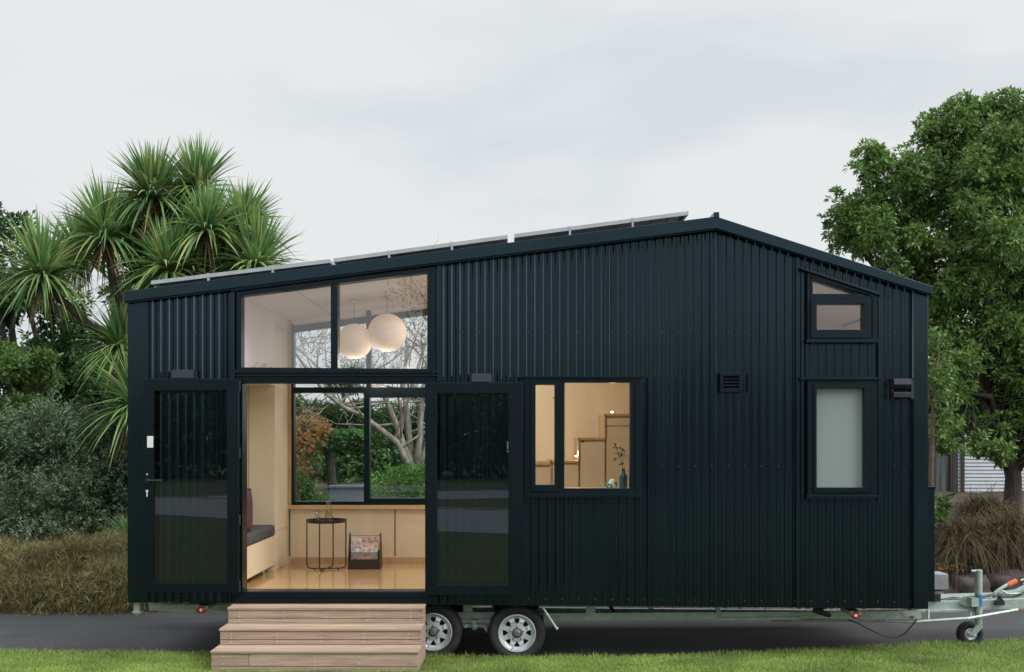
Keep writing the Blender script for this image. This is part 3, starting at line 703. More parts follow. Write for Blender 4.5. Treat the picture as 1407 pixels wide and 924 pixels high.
# ---- interior shell
FZ = ZW(813.5, 10.05)
m = MB(); m.box(HL+.1, HR-.1, .12, 2.30, FZ-.04, FZ); m.build('floor', M['plyfloor'], H)
m = MB(); rx = XW(984)
m.prism([(HL+.1, ceil_z(HL+.1)), (rx, ceil_z(rx)), (HR-.1, ceil_z(HR-.1)), (HR-.1, ceil_z(HR-.1)+.02), (rx, ceil_z(rx)+.02), (HL+.1, ceil_z(HL+.1)+.02)], .05, 2.43); m.build('ceiling', M['white'], H)
m = MB()
for px, in ((400,), (560,)):   # ceiling sheet joints
    x = XW(px); z = ceil_z(x); m.box(x-.002, x+.002, .14, 2.2, z-.003, z-.0005)
m.each('ceiling_joint', M['darkwood'], H)
YB = 2.30
zc = lambda x: ceil_z(x)-.001
def inner_walls():
    m = MB()   # back lining
    m.box(HL+.1, XW(2.6*140+CX), YB, 2.42, FZ, BWZ0-.05)
    m.prism([(HL+.1, BWZ0-.05), (BWX0-.07, BWZ0-.05), (BWX0-.07, zc(BWX0-.07)), (HL+.1, zc(HL+.1))], YB, 2.42)
    m.prism([(BWX1, BWZ0-.05), (HR-.1, BWZ0-.05), (HR-.1, zc(HR-.1)), (rx, zc(rx)), (BWX1, zc(BWX1))], YB, 2.42)
    m.build('back_lining', M['ply'], H)
    m = MB(); m.prism([(BWX0, bw_top(BWX0)), (BWX1, bw_top(BWX1)), (BWX1, zc(BWX1)), (BWX0, zc(BWX0))], YB, 2.42); m.build('bulkhead_lining', M['white'], H)
    m = MB(); m.box(HL+.08, HL+.1, .1, 2.42, FZ, zc(HL)); m.box(HR-.1, HR-.08, .1, 2.42, FZ, zc(HR)); m.each('end_lining', M['ply'], H)
    # front lining, around the openings
    m = MB(); y0, y1 = .10, .118
    def seg(pa, pb, ya, yb=None):
        x0, x1 = XW(pa), XW(pb)
        if yb is None: m.prism([(x0, ZW(ya)), (x1, ZW(ya)), (x1, zc(x1)), (x0, zc(x0))], y0, y1)
        else: m.box(x0, x1, y0, y1, ZW(yb), ZW(ya))
    zb = 813.5+1
    seg(190, 328, zb); seg(596, 723, zb); seg(723, 878, 678, zb); seg(723, 878, 523); seg(878, 984, zb); seg(984, 1112, zb)
    seg(1112, 1203, 681, zb); seg(1112, 1203, 468, 526); seg(1203, 1260, zb)
    x0, x1 = XW(1112), XW(1203); m.prism([(x0, ZW(376)), (x1, ZW(406)), (x1, zc(x1)), (x0, zc(x0))], y0, y1)
    m.each('front_lining', M['ply'], H)
inner_walls()
# panelling of the low back wall: recessed dark joints, skirting, sill and reveal
m = MB()
for px in (397.5, 542.5): m.box(XW(px, 12.27)-.005, XW(px, 12.27)+.005, 2.292, 2.3, FZ+.09, BWZ0-.055)
m.each('panel_joint', M['darkwood'], H)
m = MB(); m.box(-2.66, .2, 2.285, 2.3, FZ, FZ+.075); m.build('skirting', M['trim'], H, bevel=.002)
m = MB(); m.box(BWX0-.07, BWX1, 2.255, 2.42, BWZ0-.05, BWZ0-.001); m.build('window_sill', M['sill'], H, bevel=.002)
m = MB(); m.box(BWX0-.07, BWX0-.002, 2.255, 2.42, BWZ0, zc(BWX0)); m.build('window_reveal', M['trim'], H, bevel=.002)
# tall cupboard beside the window, and the bulkhead over the seat alcove
XS = -2.695
cup = sub('cupboard')
m = MB(); m.box(HL+.1, XS, 1.6, 2.285, FZ+.001, zc(XS)-.12); m.build('carcass', M['ply'], cup, bevel=.002)
m = MB(); m.box(XS-.0, XS+.003, 1.605, 2.25, ZW(730, 11.7), ZW(730, 11.7)+.006); m.box(XS-.3, XS-.293, 1.594, 1.6, 1.2, 2.9); m.each('joint', M['trim'], cup)
m = MB(); m.prism([(HL+.1, 2.83), (XS+.001, 2.83), (XS+.001, zc(XS)), (HL+.1, zc(HL+.1))], .12, 1.599); m.build('bulkhead', M['white'], H)
m = MB(); m.prism([(HL+.1, zc(XS)-.12), (XS+.001, zc(XS)-.12), (XS+.001, zc(XS)), (HL+.1, zc(HL+.1))], 1.602, 2.25); m.build('bulkhead', M['white'], H)
# partition and loft
m = MB(); m.box(2.55, 2.59, .118, 2.30, FZ, 2.92); m.build('partition', M['ply'], H)
m = MB(); m.box(1.55, HR-.1, .118, 2.30, 2.92, 2.99); m.build('loft_floor', M['ply'], H)
m = MB(); m.prism([(2.2, 2.99), (2.24, 2.99), (2.24, zc(2.24)), (2.2, zc(2.2))], 1.3, 2.3); m.build('loft_beam', M['white'], H)
m = MB(); m.box(2.592, HR-.105, 2.28, 2.298, FZ, 2.918); m.box(2.592, 2.60, .12, 2.28, FZ, 2.918); m.build('bathroom_lining', M['white'], H)
# kitchen bench under the window
kb = sub('kitchen_bench')
m = MB(); m.box(.05, 1.5, .12, .62, FZ+.001, ZW(678)-.03); m.build('carcass', M['ply'], kb)
m = MB(); BENZ = ZW(674.5); m.box(.03, 1.52, .119, .66, BENZ-.03, BENZ); m.build('benchtop', M['sill'], kb, bevel=.002)
# storage staircase against the back wall
DS = 11.55
st = sub('storage_stairs')
def sx(p): return XW(p, DS)
def sz(p): return ZW(p, DS)
for (a, b, t_) in ((700, 757.5, 636), (757.8, 795.6, 633), (795.9, 831.7, 601.5), (832, 872, 569)):
    m = MB(); m.box(sx(a), sx(b), DS-10+.012, YB-.002, FZ+.001, sz(t_)-.028); m.build('carcass', M['ply_seat'], st)
    m = MB(); m.box(sx(a)+.008, sx(b)-.008, DS-10-.006, DS-10+.012, FZ+.03, sz(t_)-.045); m.build('cabinet_front', M['ply_seat'], st, bevel=.002)
    m = MB(); m.box(sx(a)-.015, sx(b), DS-10-.02, YB-.002, sz(t_)-.028, sz(t_)); m.build('tread', M['trim'], st, bevel=.002)
m = MB(); m.box(sx(794.3), sx(796.0), DS-10-.02, YB-.01, sz(633)+.001, sz(601.6)); m.box(sx(830.3), sx(832), DS-10-.02, YB-.01, sz(601.5)+.001, sz(569)); m.box(sx(756), sx(758), DS-10-.02, DS-10+.1, FZ+.01, sz(631)); m.each('riser', M['trim'], st)
m = MB(); m.box(sx(833), sx(872), DS-10-.009, DS-10-.006, sz(585.8), sz(585)); m.box(sx(735), sx(756), DS-10-.009, DS-10-.006, sz(635.5), sz(634.7)); m.box(sx(796.2), sx(796.8), DS-10-.009, DS-10-.006, FZ+.1, sz(603)); m.box(sx(832.2), sx(832.8), DS-10-.009, DS-10-.006, FZ+.1, sz(570)); m.box(sx(779), sx(779.8), 2.29, 2.3, FZ+1, 3.2); m.each('joint', M['darkwood'], st)
m = MB(); m.lathe([(.014, 0), (.014, -.003), (0, -.003)], (sx(801), DS-10-.006, sz(607)), 'y', 16); m.build('finger_hole', M['bplastic'], st)
M['led'] = emat('warm_led', (1, .66, .33), 28)
for (px, py, dd) in ((841, 566.5, 11.75), (791.8, 627.0, 11.62)):
    q = P(px, py, dd); m = MB(); m.lathe([(0.001, -.008), (.012, -.006), (.015, 0), (.012, .006), (0.001, .008)], q, 'z', 12); m.build('stair_light', M['led'], st)
    L = bpy.data.lights.new('stair_lamp', 'POINT'); L.energy = .9; L.color = (1, .68, .38); L.shadow_soft_size = .02
    lo = bpy.data.objects.new('stair_lamp', L); COL.objects.link(lo); lo.location = (q[0], q[1]-.02, q[2]+.035)
# added fill lights at the ceiling, out of view, to brighten the rooms
M['fill_lens'] = emat('fill_light_lens', (1, .78, .52), 6)
def fill_light(x, y, z, e, col=(1, .76, .50), size=.06):
    m = MB(); m.lathe([(.045, -.002), (.05, -.008), (.055, -.002)], (x, y, z), 'z', 20); m.lathe([(.001, -.003), (.045, -.003)], (x, y, z), 'z', 20); m.build('fill_light', M['fill_lens'], H)
    L = bpy.data.lights.new('fill_lamp', 'SPOT'); L.energy = e; L.color = col; L.shadow_soft_size = size; L.spot_size = R(165); L.spot_blend = 1
    lo = bpy.data.objects.new('fill_lamp', L); COL.objects.link(lo); lo.location = (x, y, z-.03)
fill_light(.55, .45, ceil_z(.55)-.03, 11); fill_light(1.2, 1.3, ceil_z(1.2)-.03, 9); fill_light(-.35, .6, ceil_z(-.35)-.02, 125, (1, .92, .81)); fill_light(-.35, 1.6, ceil_z(-.35)-.02, 88, (1, .92, .81))
fill_light(-2.9, .8, 2.828, 12, (1, .93, .84))
fill_light(3.2, 1.2, ceil_z(3.2)-.01, 10, (1, .80, .62)); fill_light(3.3, .9, 2.91, 18, (.95, 1, .98))

# ---- trailer
def wheel(px, py):
    w = sub('wheel'); D = 10.15; c = P(px, py, D); r = 39.5*D/F
    m = MB(); m.lathe([(r*.66, 0.0), (r*.72, -.012), (r*.86, -.02), (r*.95, -.008), (r, .025), (r, .16), (r*.93, .185), (r*.66, .18)], c, 'y', 48)
    ty = m.build('tyre', M['rubber'], w, smooth=True)
    m = MB(); R2 = 26.3*D/F
    m.lathe([(R2, .0), (R2*.985, -.012), (R2*.95, -.014), (R2*.92, 0), (R2*.88, .02), (R2*.80, .035), (R2*.74, .040)], c, 'y', 48)
    m.lathe([(R2*.47, .030), (R2*.45, .012), (R2*.40, .0), (R2*.30, -.002), (R2*.26, .006)], c, 'y', 40)
    for k in range(8):
        a = 2*math.pi*(k+.5)/8; ca, sa = math.cos(a), math.sin(a)
        def q(rr, tt, yy): return (c[0]+ca*rr-sa*tt, c[1]+yy, c[2]+sa*rr+ca*tt)
        w0, w1 = R2*.17, R2*.115
        m.add([q(R2*.44, -w0, .030), q(R2*.44, w0, .030), q(R2*.62, w1, .020), q(R2*.79, w1*1.5, .034), q(R2*.79, -w1*1.5, .034), q(R2*.62, -w1, .020)], [(0, 5, 2, 1), (5, 4, 3, 2)])
    m.build('rim', M['rim'], w, smooth=False)
    m = MB(); m.lathe([(R2*.9, .07), (.001, .07)], c, 'y', 32); m.build('brake_drum', M['dark'], w)
    m = MB(); m.lathe([(R2*.30, .004), (R2*.20, .0), (R2*.19, -.015), (R2*.12, -.022), (.001, -.022)], c, 'y', 24)
    for k in range(5):
        a = 2*math.pi*k/5+.3; m.lathe([(.009, 0), (.009, -.018), (.001, -.02)], (c[0]+math.cos(a)*R2*.34, c[1], c[2]+math.sin(a)*R2*.34), 'y', 6)
    m.build('hub', M['hub'], w)
    m = MB(); a = R(-108); m.tube([(c[0]+math.cos(a)*R2*.90, c[1]-.01, c[2]+math.sin(a)*R2*.9), (c[0]+math.cos(a)*R2*.76, c[1]-.02, c[2]+math.sin(a)*R2*.76)], .004, 6); m.build('valve', M['bplastic'], w)
wheel(710.3, 870.5); wheel(595.2, 868.7)
# far side wheels, dark under the floor
for px, py in ((710.3, 870.5), (595.2, 868.7)):
    c = P(px, py, 10.15); m = MB(); r = .286; m.lathe([(.001, -.05), (r*.6, -.04), (r*.68, 0), (r*.95, 0), (r, .03), (r, .16), (.001, .17)], (c[0], 2.1, c[2]), 'y', 32); m.build('wheel', M['rubber'], H)
ch = sub('chassis', label='galvanised trailer chassis under the house')
m = MB()
D = 10.45
m.pprism([(205, 830.5), (316, 830.5), (316, 839.5), (205, 838)], D, D+.05)
m.pprism([(600, 842), (747, 844), (747, 853.5), (600, 852)], D, D+.05)
m.pprism([(738, 843), (1235, 839.5), (1235, 850), (738, 853.5)], D, D+.05)
m.pprism([(627, 841.5), (681, 841.5), (675, 850.5), (633, 850.5)], D-.02, D-.002)
m.pprism([(986, 849.5), (1100, 848), (1100, 852), (986, 853)], D-.03, D-.003)
m.pprism([(1233, 839.5), (1262, 839.5), (1262, 846), (1245, 848)], D, D+.05)
# lower truss bar
m.tube([P(1060, 852, D+.1), P(1262, 854.5, D+.1), P(1330, 850, 10.5), P(1398, 838, 10.7)], .016, 8)
for px in (1150, 1215): m.tube([P(px, 843, D+.1), P(px, 853, D+.1)], .012, 6)
for px, wd in ((636, 13), (805, 13), (984, 6)): m.pbox(px, px+wd, 829, 844.5, D-.01, D+.04)
m.each('side_rail', M['galv'], ch, bevel=.002)
m = MB()
for px in (260, 480, 895, 1000, 1100, 1190): m.box(XW(px, D)-.02, XW(px, D)+.02, D-10+.05, 2.3, ZW(838, D), ZW(831, D))
for px in (260, 900): m.box(XW(px, D), XW(px, D)+.03, .8, .86, ZW(845, D), ZW(831, D))
m.each('cross_member', M['galv'], ch)
m = MB(); m.pprism([(205, 830.5), (1235, 840), (1235, 850), (205, 839)], 12.1, 12.15); m.each('side_rail', M['galv'], ch)
m = MB(); m.pbox(183.5, 191.5, 828.5, 842, 10.05, 10.11); m.pbox(181.5, 193.5, 841, 843, 10.03, 10.13); m.each('corner_leg', M['galv'], ch)
m = MB(); m.tube([P(744, 832, 10.06), P(765, 864, 10.04)], .011, 8); m.tube([P(765, 864, 10.04), P(766.5, 864.5, 10.04)], .016, 8); m.build('prop_stay', M['galv'], ch)
m = MB(); m.pbox(636, 668, 858, 862.5, 10.38, 10.42); m.pbox(649, 655.5, 853, 866, 10.36, 10.44); m.lathe([(.03, 0), (.03, -.04), (.012, -.05), (.001, -.05)], P(652.5, 861, 10.36), 'y', 14)
m.pprism([(658, 858), (670, 860), (669, 870), (664, 863)], 10.37, 10.43); m.tube([P(640, 860.5, 10.34), P(640, 860.5, 10.46)], .02, 10); m.build('suspension_spring', M['galv'], ch)
m = MB(); m.box(XW(595.2, 10.15)-.03, XW(595.2, 10.15)+.03, .3, 2.1, ZW(872, 10.15), ZW(866, 10.15)); m.box(XW(710, 10.15)-.03, XW(710, 10.15)+.03, .3, 2.1, ZW(873, 10.15), ZW(868, 10.15)); m.each('axle', M['dark'], ch)
m = MB(); m.tube([P(838, 833, 10.6), P(846, 843, 10.6)], .02, 6); m.tube([P(1118, 838, 10.2), P(1130, 842, 10.2), P(1141, 846, 10.2)], [.03, .03, .022], 8); m.tube([P(1124, 836, 10.2), P(1136, 834, 10.2)], .02, 8); m.each('brake_actuator', M['bplastic'], ch)
# side marker lights
for px, py in ((277, 838), (1175, 845.5)):
    l = sub('marker_light'); m = MB(); c = P(px, py, 10.08)
    n = 20; ring = lambda s, y: [(c[0]+math.cos(2*math.pi*i/n)*.056*s, c[1]+y, c[2]+math.sin(2*math.pi*i/n)*.034*s) for i in range(n)]
    m.add(ring(1, 0)+ring(1, -.012)+ring(.6, -.022)+ring(.01, -.02), [(i+k*n, (i+1) % n+k*n, (i+1) % n+(k+1)*n, i+(k+1)*n) for k in range(3) for i in range(n)]); m.build('lens', M['redlens'], l)
    m = MB(); m.lathe([(.017, -.018), (.014, -.028), (.001, -.028)], c, 'y', 12); m.build('reflector', M['whitepl'], l)
    m = MB(); m.box(c[0]-.05, c[0]+.06, c[1]+.002, c[1]+.3, c[2], c[2]+.035); m.build('bracket', M['galv'], l)
# hanging cable
m = MB(); m.tube([P(a, b, 10.3) for a, b in ((1165, 852), (1180, 857), (1192, 864), (1203, 869), (1215, 874.5), (1232, 876), (1243, 871), (1250, 863), (1257, 855))], .007, 6); m.build('brake_cable', M['bplastic'], ch)
# drawbar
db = sub('drawbar')
m = MB()
m.pprism([(1250, 827), (1332, 826), (1332, 840), (1250, 841)], 10.75, 10.82)
m.pprism([(1330, 825.5), (1440, 822), (1440, 836), (1330, 839)], 10.78, 10.85)
m.pprism([(1266, 838.5), (1345, 837), (1345, 841), (1266, 842)], 10.70, 10.75)
m.pprism([(1290, 819.5), (1440, 818), (1440, 821), (1290, 823)], 11.5, 11.56)
m.pprism([(1286, 824), (1440, 819.5), (1440, 822), (1286, 826)], 10.95, 11.3)
m.pbox(1255, 1266, 838.5, 851, 10.5, 10.6); m.pbox(1258.5, 1260.5, 851, 856, 10.52, 10.55)
for px in (1276, 1334): m.tube([P(px, 838, 10.7), P(px, 851, 10.6)], .009, 6)
m.pprism([(1319, 830), (1326, 819.5), (1334, 819.5), (1334, 835), (1328, 835)], 10.72, 10.748)
m.pprism([(1334.5, 819), (1343, 819), (1343, 838), (1334.5, 838)], 10.70, 10.74)
m.each('beam', M['galv'], db, bevel=.003)
m = MB(); m.pbox(1283.5, 1293, 816, 827, 10.68, 10.85); m.build('plug_socket', M['bplastic'], db, bevel=.006)
m = MB(); m.pprism([(1368, 832), (1370, 826), (1373, 824), (1374, 820), (1376, 820), (1378, 824), (1380, 826), (1381, 832)], 10.72, 10.77); m.build('breakaway_clip', M['bplastic'], db)
m = MB()
for o_ in (0, 5): m.tube([P(a, b+o_*.4, 10.73+o_*.03) for a, b in ((1292, 824), (1310, 821), (1330, 823), (1350, 820), (1362, 817), (1378, 819), (1390, 820), (1402, 816), (1420, 809))], .006, 6)
m.each('brake_line', M['bplastic'], db)
m = MB(); m.tube([P(1365, 822, 10.9), P(1367, 815, 10.9), P(1372, 811, 10.9), P(1387, 802, 10.9)], .018, 8); m.tube([P(1375, 811, 10.9), P(1384, 816, 10.9), P(1410, 816, 10.9)], .012, 8); m.build('handbrake_lever', M['galv'], db)
hb = m
m = MB(); m.tube([P(1385, 804, 10.9), P(1397, 798, 10.9)], [.028, .026], 10); m.build('lever_grip', M['orange'], db, bevel=.003)
m = MB(); m.pprism([(1375, 815), (1400, 812), (1412, 806), (1440, 806), (1440, 820), (1375, 821)], 10.95, 11.05); m.tube([P(1402, 798, 10.92), P(1408, 796, 10.92), P(1412, 800, 10.92), P(1406, 803, 10.92)], .012, 8); m.build('coupling', M['galv'], db, bevel=.006)
jk = sub('jockey_wheel')
m = MB(); D = 10.66
m.tube([P(1345.3, 858, D), P(1345.3, 786, D)], 4.2*D/F, 16); m.tube([P(1341.5, 857, D+.05), P(1341.5, 787, D+.05)], 2.2*D/F, 10)
m.tube([P(1347.5, 784.5, D), P(1334, 785.0, D)], .013, 8); m.tube([P(1345.3, 787, D), P(1345.3, 783.5, D)], .034, 14)
m.pbox(1335, 1347, 822, 834, D-.03, D+.06); m.build('post', M['galv'], jk, smooth=False)
m = MB(); m.tube([P(1333, 788, D), P(1333, 778, D)], .016, 10); m.build('crank_knob', M['bplastic'], jk)
m = MB(); m.lathe([(4.4*D/F, -.001), (4.4*D/F, .125)], P(1345.3, 833.5, D), 'z', 20); m.build('maker_sticker', M['bluetape'], jk)
c = P(1333.3, 871.5, 10.8); r = 17.3*10.8/F
m = MB(); m.lathe([(r*.50, -.01), (r*.6, -.03), (r*.85, -.035), (r*.97, -.015), (r, .02), (r*.97, .055), (r*.85, .075), (r*.5, .06)], c, 'y', 32); m.build('tyre', M['rubber'], jk, smooth=True)
m = MB(); m.lathe([(r*.5, -.012), (r*.42, -.02), (r*.3, -.005), (r*.18, -.02), (.001, -.022)], c, 'y', 24); m.build('rim', M['rim'], jk)
m = MB(); m.pprism([(1343, 856), (1348, 859), (1351, 862), (1340, 874), (1335, 876), (1332.5, 872)], 10.72, 10.735); m.lathe([(.018, -.095), (.016, -.105), (.001, -.105)], c, 'y', 12); m.build('fork', M['galv'], jk, bevel=.003)

# ------------------------------------------------------------------ steps
S = thing('wooden_steps', 'three tread weathered timber steps below the open doorway', 'steps', (-1.78, -.5, .1))
TR = [(10.0, 9.75, 835.0), (9.75, 9.48, 864.0), (9.48, 9.20, 894.8)]
XL, XR = -2.712, -.842
prevz = None; rng2 = random.Random(5)
zt = []
for (Db, Df, py) in TR: zt.append(ZW(py, Df))
for i, (Db, Df, py) in enumerate(TR):
    z = zt[i]; y0 = Df-10; y1 = Db-10 - (.0 if i == 0 else .0)
    zb = zt[i+1] if i < 2 else lawn_z(-.8)-.03
    m = MB(); dpt = y1-y0; nb = 2
    for k in range(nb):
        a = y0-.012+k*(dpt+.012)/nb; m.box(XL-.008, XR+.004, a, a+(dpt+.012)/nb-.004, z-.022, z)
    m.build('tread', M['deck'], S, bevel=.003)
    # riser boards
    h = z-.024-zb; b1 = h*.60
    m = MB(); top = z-.026
    if i == 2:
        xj = XW(342, Df); m.box(XL, xj-.003, y0, y0+.02, top-b1, top); m.box(xj+.001, XR, y0, y0+.02, top-b1, top)
    else: m.box(XL, XR, y0, y0+.02, top-b1, top)
    m.build('riser_board', M['deck'], S, bevel=.002)
    m = MB(); m.box(XL, XR, y0, y0+.02, zb+.001, top-b1-.006); m.build('riser_board', M['deck'], S, bevel=.002)
    m = MB()
    for xx in (XL+.02, XR-.02): m.box(xx-.018, xx+.018, y0+.021, .0-.002 if i == 0 else y1+.019, lawn_z(-.5)-.06, z-.024)
    m.each('side_board', M['deck'], S)
    m = MB()
    for f in (.057, .283, .5, .714, .935):
        for zz in (top-.022, top-b1+.018, top-b1-.022):
            m.lathe([(.0062, 0), (.005, -.0025), (.0005, -.003)], (XL+(XR-XL)*f+rng2.uniform(-.004, .004), y0, zz), 'y', 8)
    tag(m.build('board_screw', M['rim'], S), kind='stuff')

# ------------------------------------------------------------------ interior things
# bench on castors with a cushion
bz = ZW(800, 10.2)
b = thing('storage_bench', 'plywood box seat on castors at the left of the doorway', 'bench', (-3.2, .8, FZ))
m = MB(); m.box(HL+.12, XS, .16, 1.596, bz, ZW(735, 11.6)-.01); m.build('seat_box', M['ply_seat'], b, bevel=.003)
for x, y in ((XS-.06, .40), (XS-.06, 1.3), (-3.6, .4), (-3.6, 1.3)):
    m = MB(); m.lathe([(.001, -.014), (.028, -.014), (.034, 0), (.028, .014), (.001, .014)], (x, y, FZ+.035), 'x', 16); m.build('castor', M['galv'], b)
m = MB(); x0, x1, y0, y1, z0, z1 = HL+.14, XS+.01, .17, 1.59, ZW(735, 11.6)-.008, ZW(721, 11.6)
m.box(x0, x1, y0, y1, z0, z1); cu = m.build('seat_cushion', M['fabric']); md = cu.modifiers.new('b', 'BEVEL'); md.width = .035; md.segments = 4
tag(cu, 'charcoal upholstered seat cushion on the plywood bench', 'cushion')
def pillow():
    m = MB(); n = 18; cx, cy, cz = -2.86, .55, ZW(721, 11.6)+.218; s = .23
    V = []; 
    for sgn in (1, -1):
        for i in range(n+1):
            for j in range(n+1):
                u = i/n*2-1; v = j/n*2-1
                k = 1-.10*(1-abs(u)**1.5)*abs(v)**2; k2 = 1-.10*(1-abs(v)**1.5)*abs(u)**2
                th = .075*((1-u**4)*(1-v**4))**.6
                # leaning towards the right wall of the alcove
                y = v*s*k2*1.0; xx = sgn*th; z = u*s*k
                V.append((cx+xx+y*.45*1, cy+y*.9, cz+z))
    m.v = V; o = (n+1)**2
    for sgn in (0, 1):
        for i in range(n):
            for j in range(n): a = sgn*o+i*(n+1)+j; m.f.append((a, a+1, a+n+2, a+n+1))
    t = thing('pillow', 'mauve throw pillow with black piping on the bench cushion', 'pillow', (cx, cy, ZW(721, 11.6)))
    m.build('pillow_cover', M['mauve'], t, smooth=True)
    idx = [i*(n+1) for i in range(n+1)]+[n*(n+1)+j for j in range(1, n+1)]+[(n-i)*(n+1)+n for i in range(1, n+1)]+[n-j for j in range(1, n+1)]
    q = MB(); q.tube([V[i] for i in idx], .008, 6); q.build('piping', M['bplastic'], t)
pillow()
# pendants
def pendant(px, py, rp, cpx, cpy, D, label):
    c = P(px, py, D); r = rp*D/F; t_ = P(cpx, cpy, D)
    o = thing('pendant_lamp', label, 'pendant lamp', c, 'round paper pendant lamps')
    m = MB(); prof = []
    nr = 26
    for i in range(nr*4+1):
        a = -math.pi/2*.93+math.pi*.93*i/(nr*4); rib = 1-.022*(1-abs(math.cos(math.pi*i/4)))
        prof.append((r*math.cos(a)*rib, r*math.sin(a)*.985))
    m.lathe(prof, c, 'z', 40); m.build('paper_shade', M['lantern'], o, smooth=True)
    m = MB(); m.tube([(c[0], c[1], c[2]+r*.9), (t_[0], c[1], t_[2])], .003, 6); m.build('cord', M['bplastic'], o)
    zc_ = ceil_z(t_[0])-.002
    m = MB(); m.lathe([(.012, 0), (.05, zc_-t_[2]-.004), (.001, zc_-t_[2])], (t_[0], c[1], t_[2]), 'z', 20); m.build('ceiling_rose', M['paper'], o)
    L = bpy.data.lights.new('lantern_lamp', 'POINT'); L.energy = 3.5; L.color = (1, .82, .62); L.shadow_soft_size = .12
    lo = bpy.data.objects.new('lantern_lamp', L); COL.objects.link(lo); lo.location = (c[0], c[1], c[2]-r-.13)
pendant(487.2, 469.3, 24.6, 486, 417, 11.3, 'lower left white paper globe lamp seen through the raked window')
pendant(532, 457.5, 26.6, 532, 402, 11.3, 'higher right white paper globe lamp seen through the raked window')
# side table
def side_table():
    D = 11.72; c = P(448.5, 783, D); x0, y0 = c[0], c[1]; z0 = FZ
    t = thing('side_table', 'small round black metal tray table in front of the back window', 'side table', (x0, y0, z0))
    zt_ = ZW(716.5, D); r = .215
    m = MB(); m.lathe([(.001, 0), (r, 0), (r+.004, .004), (r+.004, .035), (r-.002, .035), (r-.004, .008), (.001, .008)], (x0, y0, zt_-.012), 'z', 40); m.build('tray_top', M['tablemetal'], t)
    for ang in (R(4), R(64), ):
        pass
    for ang, nm in ((R(6), 1), (R(96)-R(16), 2)):
        ca, sa = math.cos(ang), math.sin(ang); rr = r+.006
        def q(u, z): return (x0+ca*u, y0+sa*u, z)
        m = MB(); m.tube([q(-rr, zt_+.03), q(-rr, z0+.06), q(-rr+.012, z0+.03), q(-rr+.045, z0+.016), q(rr-.045, z0+.016), q(rr-.012, z0+.03), q(rr, z0+.06), q(rr, zt_+.03)], .0075, 8)
        for u in (-rr+.09, rr-.09): m.tube([q(u, z0), q(u, z0+.012)], .010, 8)
        m.each('leg_frame', M['tablemetal'], t)
    zz = zt_-.003
    a = thing('water_glass', 'clear tumbler of water at the left of the tray table', 'glass', (x0-.085, y0-.06, zz))
    m = MB(); m.lathe([(.001, .003), (.026, .003), (.030, .14), (.0285, .14), (.0245, .008), (.001, .008)], a.location, 'z', 24); m.build('tumbler', M['vessel'], a, smooth=True)
    m = MB(); m.lathe([(.001, .0085), (.024, .0085), (.0262, .075), (.001, .075)], a.location, 'z', 24); m.build('water', M['vessel'], a)
    b_ = thing('carafe', 'clear glass carafe standing to the right of the tumbler', 'carafe', (x0+.025, y0, zz))
    m = MB(); m.lathe([(.001, .003), (.045, .003), (.047, .10), (.045, .13), (.030, .165), (.022, .185), (.022, .20), (.033, .225), (.033, .24), (.030, .24), (.020, .20), (.027, .165), (.043, .13), (.044, .01), (.001, .01)], b_.location, 'z', 28); m.build('bottle', M['vessel'], b_, smooth=True)
    m = MB(); m.lathe([(.001, .0105), (.042, .0105), (.043, .125), (.001, .125)], b_.location, 'z', 24); m.build('water', glassmat('lemon_water', tint=(.93, .90, .70), refl=1.3), b_)
    m = MB(); m.lathe([(.001, .215), (.0195, .215), (.0195, .262), (.001, .262)], b_.location, 'z', 18); m.build('stopper', M['vessel'], b_)
side_table()
